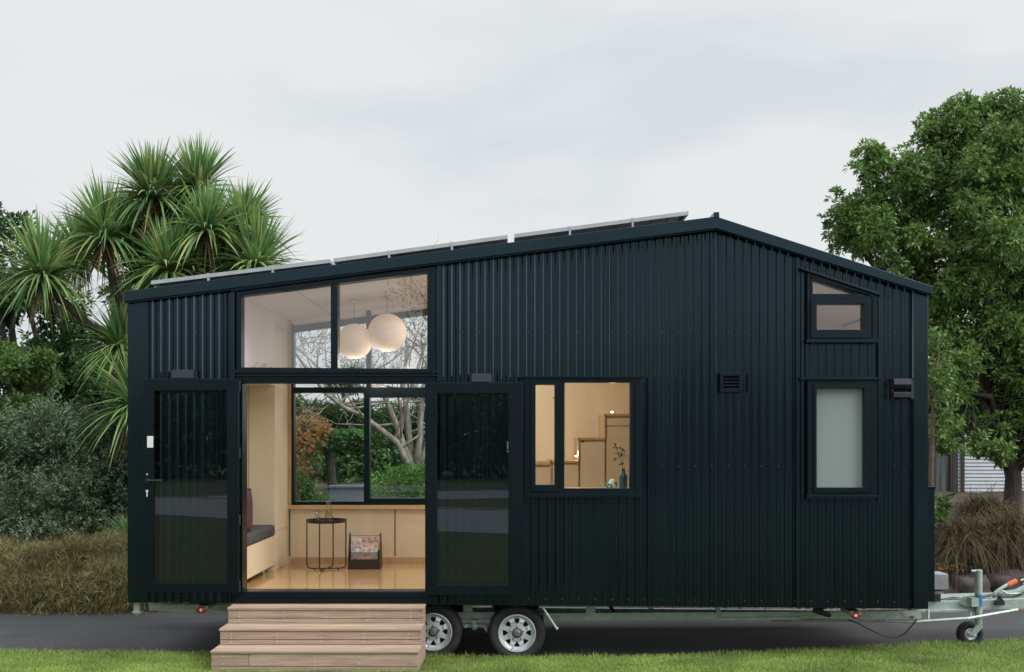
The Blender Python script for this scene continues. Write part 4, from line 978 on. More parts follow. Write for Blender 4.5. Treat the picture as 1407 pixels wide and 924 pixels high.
def magazine_rack():
    D = 11.74; z0 = FZ; yA = D-10
    t = thing('magazine_rack', 'black metal magazine rack with a wooden dowel beside the tray table', 'magazine rack', (XW(500, D), yA+.1, z0))
    xa, xb = XW(478, D), XW(522, D); zt_ = ZW(733, D)
    for x in (xa, xb-.012):
        m = MB(); m.extr([(yA-.0, z0), (yA+.24, z0), (yA+.24, z0+.10), (yA+.14, zt_-.01), (yA+.115, zt_), (yA+.09, zt_-.01), (yA, z0+.12)], 'x', x, x+.012); m.build('side_panel', M['tablemetal'], t, bevel=.002)
    m = MB(); m.box(xa+.0125, xb-.0125, yA+.002, yA+.012, z0+.004, ZW(769, D)); m.box(xa+.0125, xb-.0125, yA+.013, yA+.23, z0+.004, z0+.014); m.box(xa+.0125, xb-.0125, yA+.23, yA+.236, z0+.014, z0+.2); m.build('tray', M['tablemetal'], t)
    m = MB(); m.tube([(xa+.0125, yA+.115, zt_-.028), (xb-.0125, yA+.115, zt_-.028)], .010, 10); m.build('dowel', M['sill'], t)
    # magazine leaning back behind the front lip
    g_ = thing('magazine', 'glossy illustrated magazine standing in the black rack', 'magazine', ((xa+xb)/2, yA+.05, z0+.015))
    x0, x1 = XW(481.2, D), XW(518.5, D); zb, ztp = z0+.016, ZW(739, D)
    yb_, yt_ = yA+.016, yA+.085
    m = MB(); m.add([(x0, yb_, zb), (x1, yb_, zb), (x1, yt_, ztp), (x0, yt_, ztp), (x0, yb_+.01, zb), (x1, yb_+.01, zb), (x1, yt_+.01, ztp), (x0, yt_+.01, ztp)], [(0, 1, 2, 3), (5, 4, 7, 6), (3, 2, 6, 7), (0, 3, 7, 4), (1, 5, 6, 2), (0, 4, 5, 1)])
    m.build('cover', M['cover'], g_)
    sl_ = (yt_-yb_)/(ztp-zb)
    def on(z): return yb_+(z-zb)*sl_
    m = MB(); za, zb2 = ZW(740.3, D), ZW(751.5, D); xa2, xb2 = XW(481.7, D), XW(495.5, D)
    m.add([(xa2, on(zb2)-.002, zb2), (xb2, on(zb2)-.002, zb2), (xb2, on(za)-.002, za), (xa2, on(za)-.002, za)], [(0, 1, 2, 3)]); m.build('masthead_patch', M['paper'], g_)
    cu = bpy.data.curves.new('masthead', 'FONT'); cu.body = 'Life'; cu.size = .074; cu.extrude = .0004
    tmp = bpy.data.objects.new('tmp', cu); COL.objects.link(tmp); bpy.context.view_layer.update()
    me = bpy.data.meshes.new_from_object(tmp.evaluated_get(bpy.context.evaluated_depsgraph_get())); bpy.data.objects.remove(tmp)
    me.materials.clear(); me.materials.append(pmat('mauve_ink', (.30, .12, .16), rough=.5))
    o = bpy.data.objects.new('masthead', me); COL.objects.link(o); o.parent = g_
    o.location = Vector((xa2+.006, on(zb2+.02)-.005, zb2+.014))-g_.location; o.rotation_euler = (R(90)-math.atan(sl_), 0, 0)
magazine_rack()
# vase with a sprig, mug
q = P(856.5, 674.5, 10.25); vz = BENZ
va = thing('vase', 'teal bottle vase holding a leafy sprig behind the kitchen window', 'vase', (q[0], q[1], vz))
m = MB(); m.lathe([(.001, 0), (.036, 0), (.040, .01), (.040, .12), (.034, .145), (.018, .165), (.0155, .205), (.017, .21), (.012, .21), (.011, .17), (.001, .16)], va.location, 'z', 28); m.build('body', M['vase'], va, smooth=True)
m = MB(); zz = vz+.2
stem = [(q[0], q[1], zz-.06), (q[0]-.012, q[1], zz+.05), (q[0]-.035, q[1], zz+.12), (q[0]-.06, q[1], zz+.17)]
m.tube(stem, .0025, 6); m.tube([stem[1], (q[0]+.005, q[1], zz+.12), (q[0]+.01, q[1], zz+.2)], .002, 6); m.tube([stem[2], (q[0]-.09, q[1], zz+.10)], .002, 6); m.tube([stem[2], (q[0]-.01, q[1], zz+.21)], .002, 6); m.tube([stem[2],(q[0]-.075,q[1],zz+.23)], .002, 6)
m.build('stem', M['bark'], va)
rng = np.random.default_rng(5); C = []
for e in ((-.06, .17), (-.045, .15), (.01, .2), (.0, .15), (-.09, .10), (-.07, .11), (-.01, .21), (-.02, .17), (-.075, .23), (-.06, .2), (-.03, .06), (-.015, .04), (.012, .17)):
    for k in range(2): C.append((q[0]+e[0], q[1], zz+e[1]))
C = np.array(C); V, Fq = leaves(C, rng.normal(size=C.shape)*[1, .6, .6], rng.uniform(.03, .05, len(C)), rng.uniform(.014, .022, len(C)), rng)
npmesh('leaf', V, Fq, leafmat('sprig_leaves', [(.02, .05, .02), (.04, .09, .04)]), va)
q = P(841, 674.5, 10.3)
mg = thing('mug', 'green and white glazed mug beside the teal vase', 'mug', (q[0], q[1], vz))
m = MB(); m.lathe([(.001, 0), (.046, 0), (.050, .01), (.050, .072), (.046, .072), (.044, .01), (.001, .01)], mg.location, 'z', 28); m.build('cup', M['mug'], mg, smooth=True)
m = MB(); m.tube([(q[0]-.048, q[1], vz+.06), (q[0]-.075, q[1], vz+.055), (q[0]-.078, q[1], vz+.03), (q[0]-.049, q[1], vz+.018)], .006, 8); m.build('handle', M['mug'], mg)
m = MB(); m.lathe([(.001, .04), (.044, .05), (.040, .075), (.025, .098), (.001, .105)], (q[0]+.004, q[1], vz), 'z', 14); m.build('folded_cloth', M['paper'], mg, smooth=True)

# ------------------------------------------------------------------ vegetation
def ell_clusters(ells, D, n, rng, depthk=.8, shell=.5):
    """cluster centres through a set of measured lobes (px, py, rx, ry[, dD])"""
    ws = np.array([(e[2]*e[3]) for e in ells], float); ws /= ws.sum(); out = []; nor = []
    for e, w in zip(ells, ws):
        k = max(3, int(n*w)); d = unit(rng.normal(size=(k, 3))); r = rng.uniform(0, 1, k)**shell
        DD = D+(e[4] if len(e) > 4 else 0)
        c = np.array(P(e[0], e[1], DD)); s = np.array([e[2]*DD/F, (e[2]+e[3])/2*DD/F*depthk, e[3]*DD/F])
        lump = 1+.16*np.sin(d[:, 0]*7+e[0])*np.cos(d[:, 2]*6+e[1])
        out.append(c+d*s*(r*lump)[:, None]); nor.append(d)
    return np.concatenate(out), np.concatenate(nor)
def clump(ells, k, f, seed, jit=.8):
    rng = np.random.default_rng(seed); out = []
    for e in ells:
        for q in range(k):
            d = unit(rng.normal(size=(1, 3)))[0]*rng.uniform(.45, jit); r = rng.uniform(.75, 1.3)*f
            out.append((e[0]+d[0]*e[2], e[1]+d[2]*e[3], max(8, e[2]*r), max(7, e[3]*r*.8), (e[4] if len(e) > 4 else 0)+d[1]*e[2]/80))
    return out
def crown(parent, ells, D, n, per, L, W, mat, seed, rad=.5, shell=.5, up=.35, depthk=.8, spread=1.0):
    rng = np.random.default_rng(seed); C, Nn = ell_clusters(ells, D, n, rng, depthk, shell)
    k = len(C); Cr = np.repeat(C, per, 0); Nr = np.repeat(Nn, per, 0)
    d = rng.normal(size=Cr.shape)*spread+Nr*.7+np.array([0, 0, up])
    d = unit(d); st = rng.uniform(0, rad, (len(Cr), 1))
    V, Fq = leaves(Cr+d*st, d, rng.uniform(L*.6, L*1.25, len(Cr)), rng.uniform(W*.7, W*1.2, len(Cr)), rng)
    npmesh('crown', V, Fq, mat, parent); return C
def limbs(parent, base, tips, r0, mat, seed, twigs=None, fork=None, name='trunk', wob=.12):
    rng = np.random.default_rng(seed); m = MB(); base = Vector(base)
    fk = Vector(fork) if fork else base+Vector((0, 0, 1.2))
    m.tube([base-Vector((0, 0, .1)), base+(fk-base)*.08, base.lerp(fk, .5)+Vector((rng.normal()*.04, 0, 0)), fk], [r0*1.5, r0*1.1, r0*.9, r0*.8], 10)
    ends = []
    for tp in tips:
        tp = Vector(tp); pts = [fk]; n = 5
        for i in range(1, n+1): pts.append(fk.lerp(tp, i/n)+Vector(rng.normal(size=3))*wob*(1 if i < n else 0)+Vector((0, 0, .12*math.sin(math.pi*i/n))))
        m.tube(pts, [r0*.7*(1-.8*i/n) for i in range(n+1)], 7); ends += pts[2:]
    if twigs is not None and len(twigs):
        E = np.array(ends)
        for t_ in twigs:
            j = int(np.argmin(((E-t_)**2).sum(1))); a = Vector(E[j]); b = Vector(t_); mid = a.lerp(b, .5)+Vector(rng.normal(size=3))*.06
            m.tube([a, mid, b], [r0*.12+.004, r0*.07+.003, .003], 4, cap=False)
    return m.build(name, mat, parent, smooth=True)

# right-hand tree
def right_tree():
    D = 18.0
    ells = [(1345, 235, 85, 95), (1405, 190, 75, 70), (1225, 275, 62, 62), (1170, 297, 36, 38), (1307, 185, 42, 48), (1196, 225, 30, 32), (1325, 150, 26, 26), (1385, 150, 30, 28), (1275, 240, 55, 55),
            (1170, 330, 35, 30), (1240, 345, 60, 45), (1320, 350, 90, 80), (1410, 350, 90, 110), (1335, 450, 70, 70), (1420, 480, 80, 80), (1290, 430, 36, 60), (1310, 530, 42, 45), (1380, 545, 50, 40), (1440, 570, 60, 50), (1296, 590, 26, 18), (1330, 572, 40, 26), (1410, 600, 45, 26), (1450, 625, 40, 30), (1345, 610, 22, 14, -.6), (1375, 622, 20, 14, -.7), (1300, 612, 16, 14, -.5), (1470, 250, 70, 110), (1480, 420, 80, 120)]
    base = P(1392, 712, D)
    t = thing('broadleaf_tree', 'tall glossy green broadleaf tree behind the right end of the tiny house', 'tree', base)
    C = crown(t, clump(ells, 11, .36, 3, 1.02)+[(e[0], e[1], e[2]*.85, e[3]*.85) for e in ells], D, 14000, 13, .105, .040, M['leaf_right'], 11, rad=.05, shell=.45, up=.35, spread=.8)
    rng = np.random.default_rng(1); tw = C[rng.choice(len(C), 420, replace=False)]
    tips = [P(e[0], e[1], D) for e in ells[:14]]+[P(1345, 520, D-.3), P(1310, 470, D)]
    limbs(t, base, tips, .15, M['bark'], 3, tw, fork=P(1380, 600, D))
    m = MB(); m.tube([P(1383, 640, D), P(1366, 600, D-.05), P(1350, 555, D-.1), P(1340, 500, D)], [.13, .11, .09, .06], 8); m.tube([P(1392, 650, D), P(1410, 620, D), P(1440, 560, D)], [.12, .1, .08], 8)
    m.tube([P(1366, 600, D-.05), P(1345, 590, D-.1), P(1325, 570, D-.1)], [.05, .035, .02], 6)
    m.build('limb', M['bark'], t, smooth=True)
right_tree()
# slim brown trunk right beside the house corner
t = thing('slim_tree', 'slender brown trunked sapling right beside the house corner', 'tree', P(1280, 735, 16.5))
m = MB(); m.tube([P(1280, 740, 16.5), P(1279, 660, 16.5), P(1281, 600, 16.5), P(1284, 540, 16.5), P(1290, 480, 16.5)], [.05, .045, .04, .035, .02], 8)
for a in ((1281, 600, 1300, 570), (1283, 560, 1268, 500), (1284, 540, 1305, 500)): m.tube([P(a[0], a[1], 16.5), P(a[2], a[3], 16.5)], [.02, .006], 6)
m.build('trunk', pmat('tan_bark', (.12, .085, .055), (.07, .05, .035), rough=.9, scale=10), t, smooth=True)
crown(t, [(1292, 520, 18, 40), (1300, 580, 22, 18), (1286, 470, 20, 20)], 16.5, 130, 12, .10, .04, M['leaf_right'], 21, rad=.04)
# left background trees
def bg_tree(name, label, ells, D, n, basepx, mat, seed, L=.1, W=.05, per=10, r0=.15, group=None, barkm='bark', shell=.5):
    b0 = P(basepx[0], basepx[1], D); t = thing(name, label, 'tree', b0, group)
    C = crown(t, clump(ells, 7, .42, seed, .95), D, n, per, L, W, mat, seed, rad=.10, shell=shell)
    rng = np.random.default_rng(seed); tw = C[rng.choice(len(C), min(len(C), 120), replace=False)]
    limbs(t, b0, [P(e[0], e[1], D) for e in ells[:8]], r0, M[barkm], seed, tw, fork=P(basepx[0], basepx[1]-90, D))
    return t
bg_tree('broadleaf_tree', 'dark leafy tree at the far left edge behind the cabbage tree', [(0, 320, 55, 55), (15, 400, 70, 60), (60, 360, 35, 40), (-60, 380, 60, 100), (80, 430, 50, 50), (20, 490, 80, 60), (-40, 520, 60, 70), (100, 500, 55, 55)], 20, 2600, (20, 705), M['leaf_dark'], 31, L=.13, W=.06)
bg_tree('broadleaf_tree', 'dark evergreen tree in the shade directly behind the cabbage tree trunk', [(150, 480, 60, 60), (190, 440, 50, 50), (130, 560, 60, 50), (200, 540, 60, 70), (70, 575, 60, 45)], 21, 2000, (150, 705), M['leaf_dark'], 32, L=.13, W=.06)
bg_tree('broadleaf_tree', 'mid green shrubby tree low at the left edge of the photo', [(15, 500, 35, 32), (35, 540, 40, 30), (70, 505, 26, 22), (-30, 540, 40, 40)], 17.5, 700, (20, 720), M['leaf_right'], 33, L=.10, W=.05)
# cabbage tree
def cabbage():
    D = 16.0; base = P(160, 730, D)
    t = thing('cabbage_tree', 'many headed cabbage tree with spiky sword leaves left of the house', 'tree', base)
    rng = np.random.default_rng(17)
    heads = [(210, 272, 0, 1.0, .0), (272, 262, .3, .95, .1), (284, 318, -.4, .9, .2), (146, 326, -.2, 1.05, -.25), (60, 378, -.6, 1.05, -.3), (333, 312, .2, .85, .5), (352, 368, -.3, 1.05, .4), (232, 372, -.5, .95, .05), (196, 382, .4, .85, -.1), (300, 372, -.1, .8, .2), (168, 480, -.4, .9, .2), (186, 560, -.9, 1.05, 0), (250, 330, .7, .85, 0), (110, 350, .5, .85, -.3), (180, 318, .5, .8, -.1), (312, 345, .5, .8, .2), (262, 375, -.2, .85, .05), (240, 290, .6, .75, 0)]
    parts, dead = [], []
    tips = []
    for (px, py, dd, s, lean) in heads:
        c = np.array(P(px, py, D+dd)); n = int(360*s); tips.append((c, s))
        # polar angle distribution: young leaves upright, old ones hanging
        u = rng.uniform(0, 1, n); th = np.radians(4+u**1.1*106); ph = rng.uniform(0, 2*np.pi, n)
        d = np.stack([np.sin(th)*np.cos(ph)+lean*.35, np.sin(th)*np.sin(ph), np.cos(th)], 1)
        L = s*rng.uniform(.74, 1.10, n)*(1-.18*np.abs(u-.3)); dr = .05+.75*np.clip(u-.30, 0, 1)+rng.uniform(0, .12, n)
        parts.append(blades(c+unit(d)*.03+rng.normal(0, .03, (n, 3)), d, L, rng.uniform(.042, .064, n), dr, rng, seg=5, power=2.2))
        n2 = 45; ph = rng.uniform(0, 2*np.pi, n2); d = np.stack([np.cos(ph)*.7, np.sin(ph)*.7, -.8-rng.uniform(0, .8, n2)], 1)
        dead.append(blades(np.repeat(c[None], n2, 0)-[0, 0, .08]+rng.normal(0, .04, (n2, 3)), d, s*rng.uniform(.4, .7, n2), rng.uniform(.02, .035, n2), rng.uniform(.1, .5, n2), rng, seg=4))
    V, Fq = merge(parts); npmesh('foliage', V, Fq, M['leaf_cord'], t)
    V, Fq = merge(dead); npmesh('dead_leaf_skirt', V, Fq, M['leaf_dead'], t)
    m = MB()
    def br(pts, r): m.tube([P(*p) for p in pts], r, 9)
    br([(160, 740, D), (168, 640, D), (176, 560, D), (188, 500, D)], [.16, .13, .12, .11])
    br([(188, 500, D), (150, 470, D-.2), (110, 435, D-.4), (62, 392, D-.6)], [.085, .07, .065, .05])
    br([(188, 500, D), (175, 440, D-.1), (155, 390, D-.2), (146, 335, D-.2)], [.08, .06, .055, .045])
    br([(188, 500, D), (205, 430, D), (212, 350, D), (210, 280, D)], [.09, .07, .06, .05])
    br([(205, 430, D), (240, 390, D+.1), (268, 330, D+.2), (272, 270, D+.3)], [.07, .06, .05, .045])
    br([(240, 390, D+.1), (270, 370, D-.2), (284, 325, D-.4)], [.05, .045, .04])
    br([(240, 390, D+.1), (300, 370, D+.1), (329, 318, D+.2)], [.05, .04, .035])
    br([(240, 400, D+.1), (310, 400, D-.1), (345, 374, D-.3)], [.05, .04, .035])
    br([(205, 430, D), (225, 410, D-.3), (232, 378, D-.5)], [.05, .04, .035]); br([(176, 540, D), (172, 500, D-.2), (168, 484, D-.4)], [.06, .05, .04]); br([(176, 600, D), (184, 580, D-.5), (186, 564, D-.9)], [.06, .05, .04])
    m.build('trunk', M['bark'], t, smooth=True)
cabbage()
# small spiky plant low beside the house corner
t = thing('spiky_plant', 'small green spiky plant at the foot of the house corner', 'plant', P(172, 745, 14.8)); rng = np.random.default_rng(4); n = 60
c = np.array(P(176, 742, 14.8)); ph = rng.uniform(0, 6.28, n); th = rng.uniform(.1, 1.0, n)
V, Fq = blades(np.repeat(c[None], n, 0), np.stack([np.sin(th)*np.cos(ph), np.sin(th)*np.sin(ph), np.cos(th)], 1), rng.uniform(.4, .65, n), rng.uniform(.02, .03, n), rng.uniform(.05, .4, n), rng); npmesh('leaf', V, Fq, M['leaf_cord'], t)
# silver shrubs: upright sprigs with small leaves along each stem
def sprigs(parent, ells, D, n, L, W, mat, seed, length=.26, per=16):
    rng = np.random.default_rng(seed); C, Nn = ell_clusters(ells, D, n, rng, .8, .35); k = len(C)
    ax = unit(Nn*.65+[0, 0, .75]+rng.normal(size=(k, 3))*.33); ln = rng.uniform(.6, 1.3, (k, 1))*length
    s_ = np.tile(np.linspace(.05, 1, per), k)[:, None]; A = np.repeat(ax, per, 0)
    B = np.repeat(C, per, 0)+A*s_*np.repeat(ln, per, 0); d = unit(A*.8+rng.normal(size=B.shape)*.75)
    V, Fq = leaves(B, d, L*(1.25-.5*s_[:, 0])*rng.uniform(.7, 1.2, len(B)), W*rng.uniform(.8, 1.2, len(B)), rng)
    npmesh('crown', V, Fq, mat, parent); return C
def shrub(label, ells, D, n, base, mat, seed, L, W, per=12, cat='shrub', name='shrub', rad=.05, shell=.4, up=.6, group=None, spread=.7):
    t = thing(name, label, cat, P(base[0], base[1], D), group)
    C = sprigs(t, clump(ells, 9, .36, seed, 1.0), D, n, L, W, mat, seed) if group == 'silvery shrubs' else crown(t, ells, D, n, per, L, W, mat, seed, rad=rad, shell=shell, up=up, spread=spread)
    rng = np.random.default_rng(seed); tw = C[rng.choice(len(C), min(90, len(C)), replace=False)]
    limbs(t, P(base[0], base[1], D), [P(e[0], e[1], D) for e in ells[:5]], .05, M['bark'], seed, tw, fork=P(base[0], base[1]-25, D), name='stems')
shrub('large silvery green shrub above the brown sedge at the left edge', [(55, 625, 62, 60), (20, 600, 45, 40), (85, 590, 42, 36), (40, 680, 65, 55), (95, 665, 50, 60), (-30, 640, 60, 80), (100, 722, 50, 34), (20, 732, 60, 34), (60, 735, 60, 26)], 15.4, 2600, (50, 760), M['leaf_silver'], 41, .075, .020, per=15, rad=.17, group='silvery shrubs')
shrub('silvery green shrub tucked against the left corner of the house', [(150, 620, 36, 50), (160, 680, 40, 60), (135, 700, 40, 45), (190, 640, 40, 60), (150, 590, 26, 26), (150, 728, 44, 26)], 15.7, 1500, (155, 760), M['leaf_silver'], 42, .075, .020, per=15, rad=.17, group='silvery shrubs')
# brown sedge mounds (left): uncountable ground cover
def sedge():
    rng = np.random.default_rng(8); lob = [(-60, 742, 90, 0, 14.3), (5, 744, 64, 0, 14.2), (62, 744, 60, 0, 14.0), (112, 738, 60, 0, 14.15), (158, 768, 62, 0, 13.75), (200, 775, 62, 0, 13.8), (95, 775, 60, 0, 13.75), (20, 778, 70, 0, 13.75), (160, 730, 50, 0, 14.3), (215, 735, 50, 0, 14.4), (30, 734, 80, 0, 15.1), (100, 726, 70, 0, 15.1), (310, 790, 80, 0, 14.3)]
    parts = []
    for (px, py, rx, ry, D) in lob:
        n = 15000; d = unit(rng.normal(size=(n, 3))); d[:, 2] = np.abs(d[:, 2])*1.0; d[:, 1] = -np.abs(d[:, 1])*.9+rng.normal(0, .2, n)
        c = np.array(P(px, 838, D)); s = np.array([rx*D/F, .75, (838-py)*D/F])
        B = c+d*s*rng.uniform(.88, 1.0, (n, 1)); B[:, 2] = np.maximum(B[:, 2], .01)
        dr = d*.45+rng.normal(size=(n, 3))*.9+[0, 0, .1]; B += (.05*np.sin(B[:, :1]*9+B[:, 2:]*7)*np.cos(B[:, :1]*5))*d
        parts.append(blades(B, dr, rng.uniform(.05, .15, n), rng.uniform(.005, .010, n), rng.uniform(-.3, .6, n), rng, seg=2))
    V, Fq = merge(parts); o = npmesh('sedge', V, Fq, M['sedge']); tag(o, 'tangled brown sedge ground cover along the driveway at the left', 'ground cover', kind='stuff')
    m = MB()
    for (px, py, rx, ry, D) in lob:
        c = P(px, 838, D); s = (rx*D/F*.93, .70, (838-py)*D/F*.93)
        m.lathe([(max(.001, math.cos(a)), math.sin(a)) for a in np.linspace(0, math.pi/2, 9)], (0, 0, 0), 'z', 24)
        k = 9*24
        for i in range(len(m.v)-k, len(m.v)): x, y, z = m.v[i]; m.v[i] = (c[0]+x*s[0], c[1]+y*s[1], c[2]+z*s[2])
    tag(m.build('sedge_mound', pmat('matted_sedge', (.085, .07, .03), (.055, .046, .02), rough=1, scale=9, bump=1, bscale=40), smooth=True), 'matted brown thatch beneath the tangled sedge', 'ground cover', kind='stuff')
sedge()
# bronze tussocks (right)
def tussock(px, py, D, rx, h, n, label, seed):
    rng = np.random.default_rng(seed); c = np.array(P(px, py, D)); t = thing('tussock_grass', label, 'tussock', tuple(c), 'bronze tussocks on the rock edge')
    ph = rng.uniform(0, 2*np.pi, n); th = np.arccos(rng.uniform(.15, 1, n))
    d = np.stack([np.sin(th)*np.cos(ph), np.sin(th)*np.sin(ph)*.8, np.cos(th)+.15], 1)
    B = c+np.stack([rng.normal(0, rx*.22, n), rng.normal(0, rx*.2, n), rng.uniform(0, .3, n)], 1)
    V, Fq = blades(B, d, rng.uniform(.55, 1.1, n)*h, rng.uniform(.006, .012, n), rng.uniform(.4, 1.25, n), rng, seg=6, power=2.0)
    npmesh('blades', V, Fq, M['tussock'], t)
tussock(1322, 765, 14.9, .5, .98, 2600, 'bronze tussock nearest the house hanging over the rocks', 51)
tussock(1378, 762, 14.9, .6, 1.05, 3000, 'bronze tussock in the middle beneath the broadleaf tree trunk', 52)
tussock(1432, 760, 14.9, .6, 1.05, 2600, 'bronze tussock running out of the right edge of the photo', 53)
tussock(1350, 722, 16.3, .6, .85, 1700, 'faded bronze tussock furthest back, just below the weatherboard house', 54)
shrub('small green shrub squeezed between the gas locker and the tussocks', [(1290, 720, 12, 26), (1288, 750, 12, 18), (1296, 695, 10, 12)], 15.2, 160, (1290, 775), M['leaf_right'], 55, .06, .03, per=10)
# rocks
def boulder(px, py, D, sx_, sy_, sz_, label, seed):
    rng = np.random.default_rng(seed); m = MB(); n1, n2 = 14, 22; c = P(px, py, D); ph = rng.uniform(0, 6, 6)
    for i in range(n1+1):
        a = -math.pi/2+math.pi*i/n1
        for j in range(n2):
            b_ = 2*math.pi*j/n2; d = Vector((math.cos(a)*math.cos(b_), math.cos(a)*math.sin(b_), math.sin(a)))
            k = 1+.12*math.sin(d.x*4+ph[0])*math.cos(d.z*5+ph[1])+.07*math.sin(d.y*9+ph[2]+d.z*7)+.04*math.sin(d.x*17+ph[3])
            f = max(abs(d.x), abs(d.y), abs(d.z))**-.55*.85
            m.v.append((c[0]+d.x*sx_*k*f, c[1]+d.y*sy_*k*f, c[2]+d.z*sz_*k*f))
    for i in range(n1):
        for j in range(n2): m.f.append((i*n2+j, i*n2+(j+1) % n2, (i+1)*n2+(j+1) % n2, (i+1)*n2+j))
    tag(m.build('boulder', M['rock'], smooth=True), label, 'rock', 'rocks along the garden edge')
boulder(1332, 815, 14.35, .30, .35, .30, 'dark rounded boulder behind the jockey wheel post', 61)
boulder(1380, 808, 14.5, .38, .4, .30, 'wide brown boulder behind the handbrake lever', 62)
boulder(1440, 806, 14.6, .40, .4, .32, 'brown boulder cut off by the right edge', 63)
boulder(1296, 826, 14.5, .22, .3, .14, 'low dark rock under the concrete block', 64)
m = MB(); m.pbox(1268, 1303.5, 789, 811, 13.95, 14.25); cb_ = m.build('concrete_block', M['concrete'], bevel=.012); tag(cb_, 'pale grey concrete block on the rocks behind the gas locker', 'block')
m = MB(); m.pbox(1262, 1297, 812, 818, 13.98, 14.3); tag(m.build('paving_stone', M['concrete'], bevel=.008), 'thin grey paving stone lying under the concrete block', 'stone')
# fallen leaves
rng = np.random.default_rng(9); n = 900; px = np.concatenate([rng.normal(1300, 14, 160), rng.uniform(-100, 1450, n-160)]); D = np.concatenate([rng.uniform(14.3, 14.6, 160), 13.2+rng.exponential(.12, n-160)])
x = (px-CX)*D/F; y = D-10; z = np.array([bank_z(a, b)+.03 for a, b in zip(x, y)]); z[:160] = ZW(780, 14.4)+rng.normal(0, .03, 160); z = np.maximum(z, .008)
V, Fq = leaves(np.stack([x, y, z], 1), rng.normal(size=(n, 3))*[1, 1, .25], rng.uniform(.03, .07, n), rng.uniform(.02, .035, n), rng); tag(npmesh('leaf_litter', V, Fq, M['litter']), 'scattered brown and orange fallen leaves at the garden edge', 'fallen leaves', kind='stuff')

# neighbour's house
nh = thing('neighbour_house', 'pale weatherboard house with a dark framed window beyond the right tree', 'house', P(1350, 700, 24))
m = MB(); D = 24; x0, x1 = XW(1316, D), XW(1500, D); z0, z1 = ZW(720, D), ZW(555, D); bh = .085; z = z0
while z < z1: m.add([(x0, D-10-.028, z), (x1, D-10-.028, z), (x1, D-10, z+bh), (x0, D-10, z+bh), (x0, D-10, z), (x1, D-10, z)], [(0, 1, 2, 3), (0, 4, 5, 1)]); z += bh
m.box(x0, x1, D-10+.01, D-10+4, z0, z1); m.build('weatherboard_wall', M['weather'], nh)
m = MB(); m.box(XW(1240, D), XW(1309, D), D-10+.0, D-10+4, z0, z1); m.build('side_wall', M['darkwood'], nh)
m = MB(); m.pbox(1309.5, 1316, 560, 720, D-.06, D+.2); m.pbox(1321, 1325.5, 560, 720, D-.06, D-.03); m.each('corner_board', M['darkwood'], nh)
wv = bpy.data.objects.new('window', None); COL.objects.link(wv); wv.parent = nh
m = MB(); ringpoly(m, rect(1283, 1309, 598, 690), rect(1286, 1306, 601, 687), D-.08, D); m.build('frame', M['darkwood'], wv)
m = MB(); m.pbox(1286, 1306, 601, 687, D-.02, D-.01); m.build('curtain', M['curtain'], wv)
m = MB(); m.prism([(XW(1225, D), z1-.02), (XW(1520, D), z1-.02), (XW(1470, D), z1+.9), (XW(1270, D), z1+.9)], D-10-.45, D-10+4.5); m.build('roof', M['tile'], nh)

# ------------------------------------------------------------------ garden seen through the back window
def pale_tree():
    D = 17.5; base = P(568, 668, D)
    t = thing('pale_barked_tree', 'pale barked leaning tree with long bare limbs seen through the back window', 'tree', base)
    m = MB(); rng = np.random.default_rng(12)
    def grow(p, d, L, r, lev):
        n = 4; pts = [p]; q = Vector(p); dd = Vector(d).normalized()
        for i in range(n):
            dd = (dd+Vector(rng.normal(size=3))*.22).normalized(); q = q+dd*L/n; pts.append(q.copy())
        m.tube(pts, [r*(1-.75*i/n) for i in range(n+1)], 5 if lev < 2 else 4, cap=False)
        if lev > 0:
            for k in range(3):
                i = rng.integers(1, n+1); grow(pts[i], dd+Vector(rng.normal(size=3))*.75+Vector((0, 0, .15)), L*.62, r*.5, lev-1)
    A = [[(568, 668, 0), (562, 640, 0), (545, 608, -.1), (522, 590, -.2), (498, 572, -.3), (472, 560, -.4), (448, 541, -.4), (420, 505, -.5), (395, 470, -.5)],
         [(568, 650, 0), (557, 620, 0), (545, 585, .1), (533, 555, .1), (520, 530, .2), (505, 480, .2), (490, 440, .3)],
         [(568, 650, 0), (563, 610, .2), (560, 570, .2), (553, 530, .3), (560, 480, .3), (550, 420, .3)],
         [(570, 650, 0), (577, 600, .1), (579, 550, .1), (588, 500, .1), (600, 440, .1)],
         [(566, 640, 0), (548, 600, .3), (556, 560, .4), (570, 520, .5), (585, 470, .5)],
         [(570, 655, 0), (590, 600, .3), (610, 540, .4), (640, 480, .5)]]
    for a in A:
        pts = [Vector(P(x, y, D+dd)) for x, y, dd in a]; n = len(pts); m.tube(pts, [.066*(1-.66*i/(n-1)) for i in range(n)], 9)
        for i in range(2, n):
            for k in range(2 if i > n*.6 else 1): grow(pts[i].lerp(pts[i-1], rng.uniform()), Vector((rng.normal(), rng.normal()*.5, .5+rng.normal()*.5)), rng.uniform(.7, 1.4), .030*(1-.5*i/n), 2)
    m.build('limbs', M['palebark'], t, smooth=True)
    crown(t, [(430, 470, 60, 45), (520, 450, 60, 40), (580, 470, 50, 50), (480, 500, 70, 30)], D+.5, 420, 7, .05, .02, M['leaf_brown'], 5, rad=.12, shell=.8)
pale_tree()
bg_tree('autumn_tree', 'orange leaved autumn tree at the left of the back window', [(415, 590, 26, 22), (408, 620, 24, 24), (430, 600, 22, 16), (400, 650, 22, 20), (390, 600, 30, 30)], 19, 230, (400, 740), M['leaf_orange'], 71, L=.09, W=.06, per=9, r0=.07)
bg_tree('dark_pine', 'dark feathery pine behind the middle of the back window', [(465, 560, 42, 32), (500, 590, 40, 40), (440, 610, 36, 36), (470, 640, 50, 34), (480, 520, 30, 24), (530, 620, 30, 40)], 23, 1300, (478, 720), M['leaf_dark'], 72, L=.16, W=.03, per=12, r0=.2)
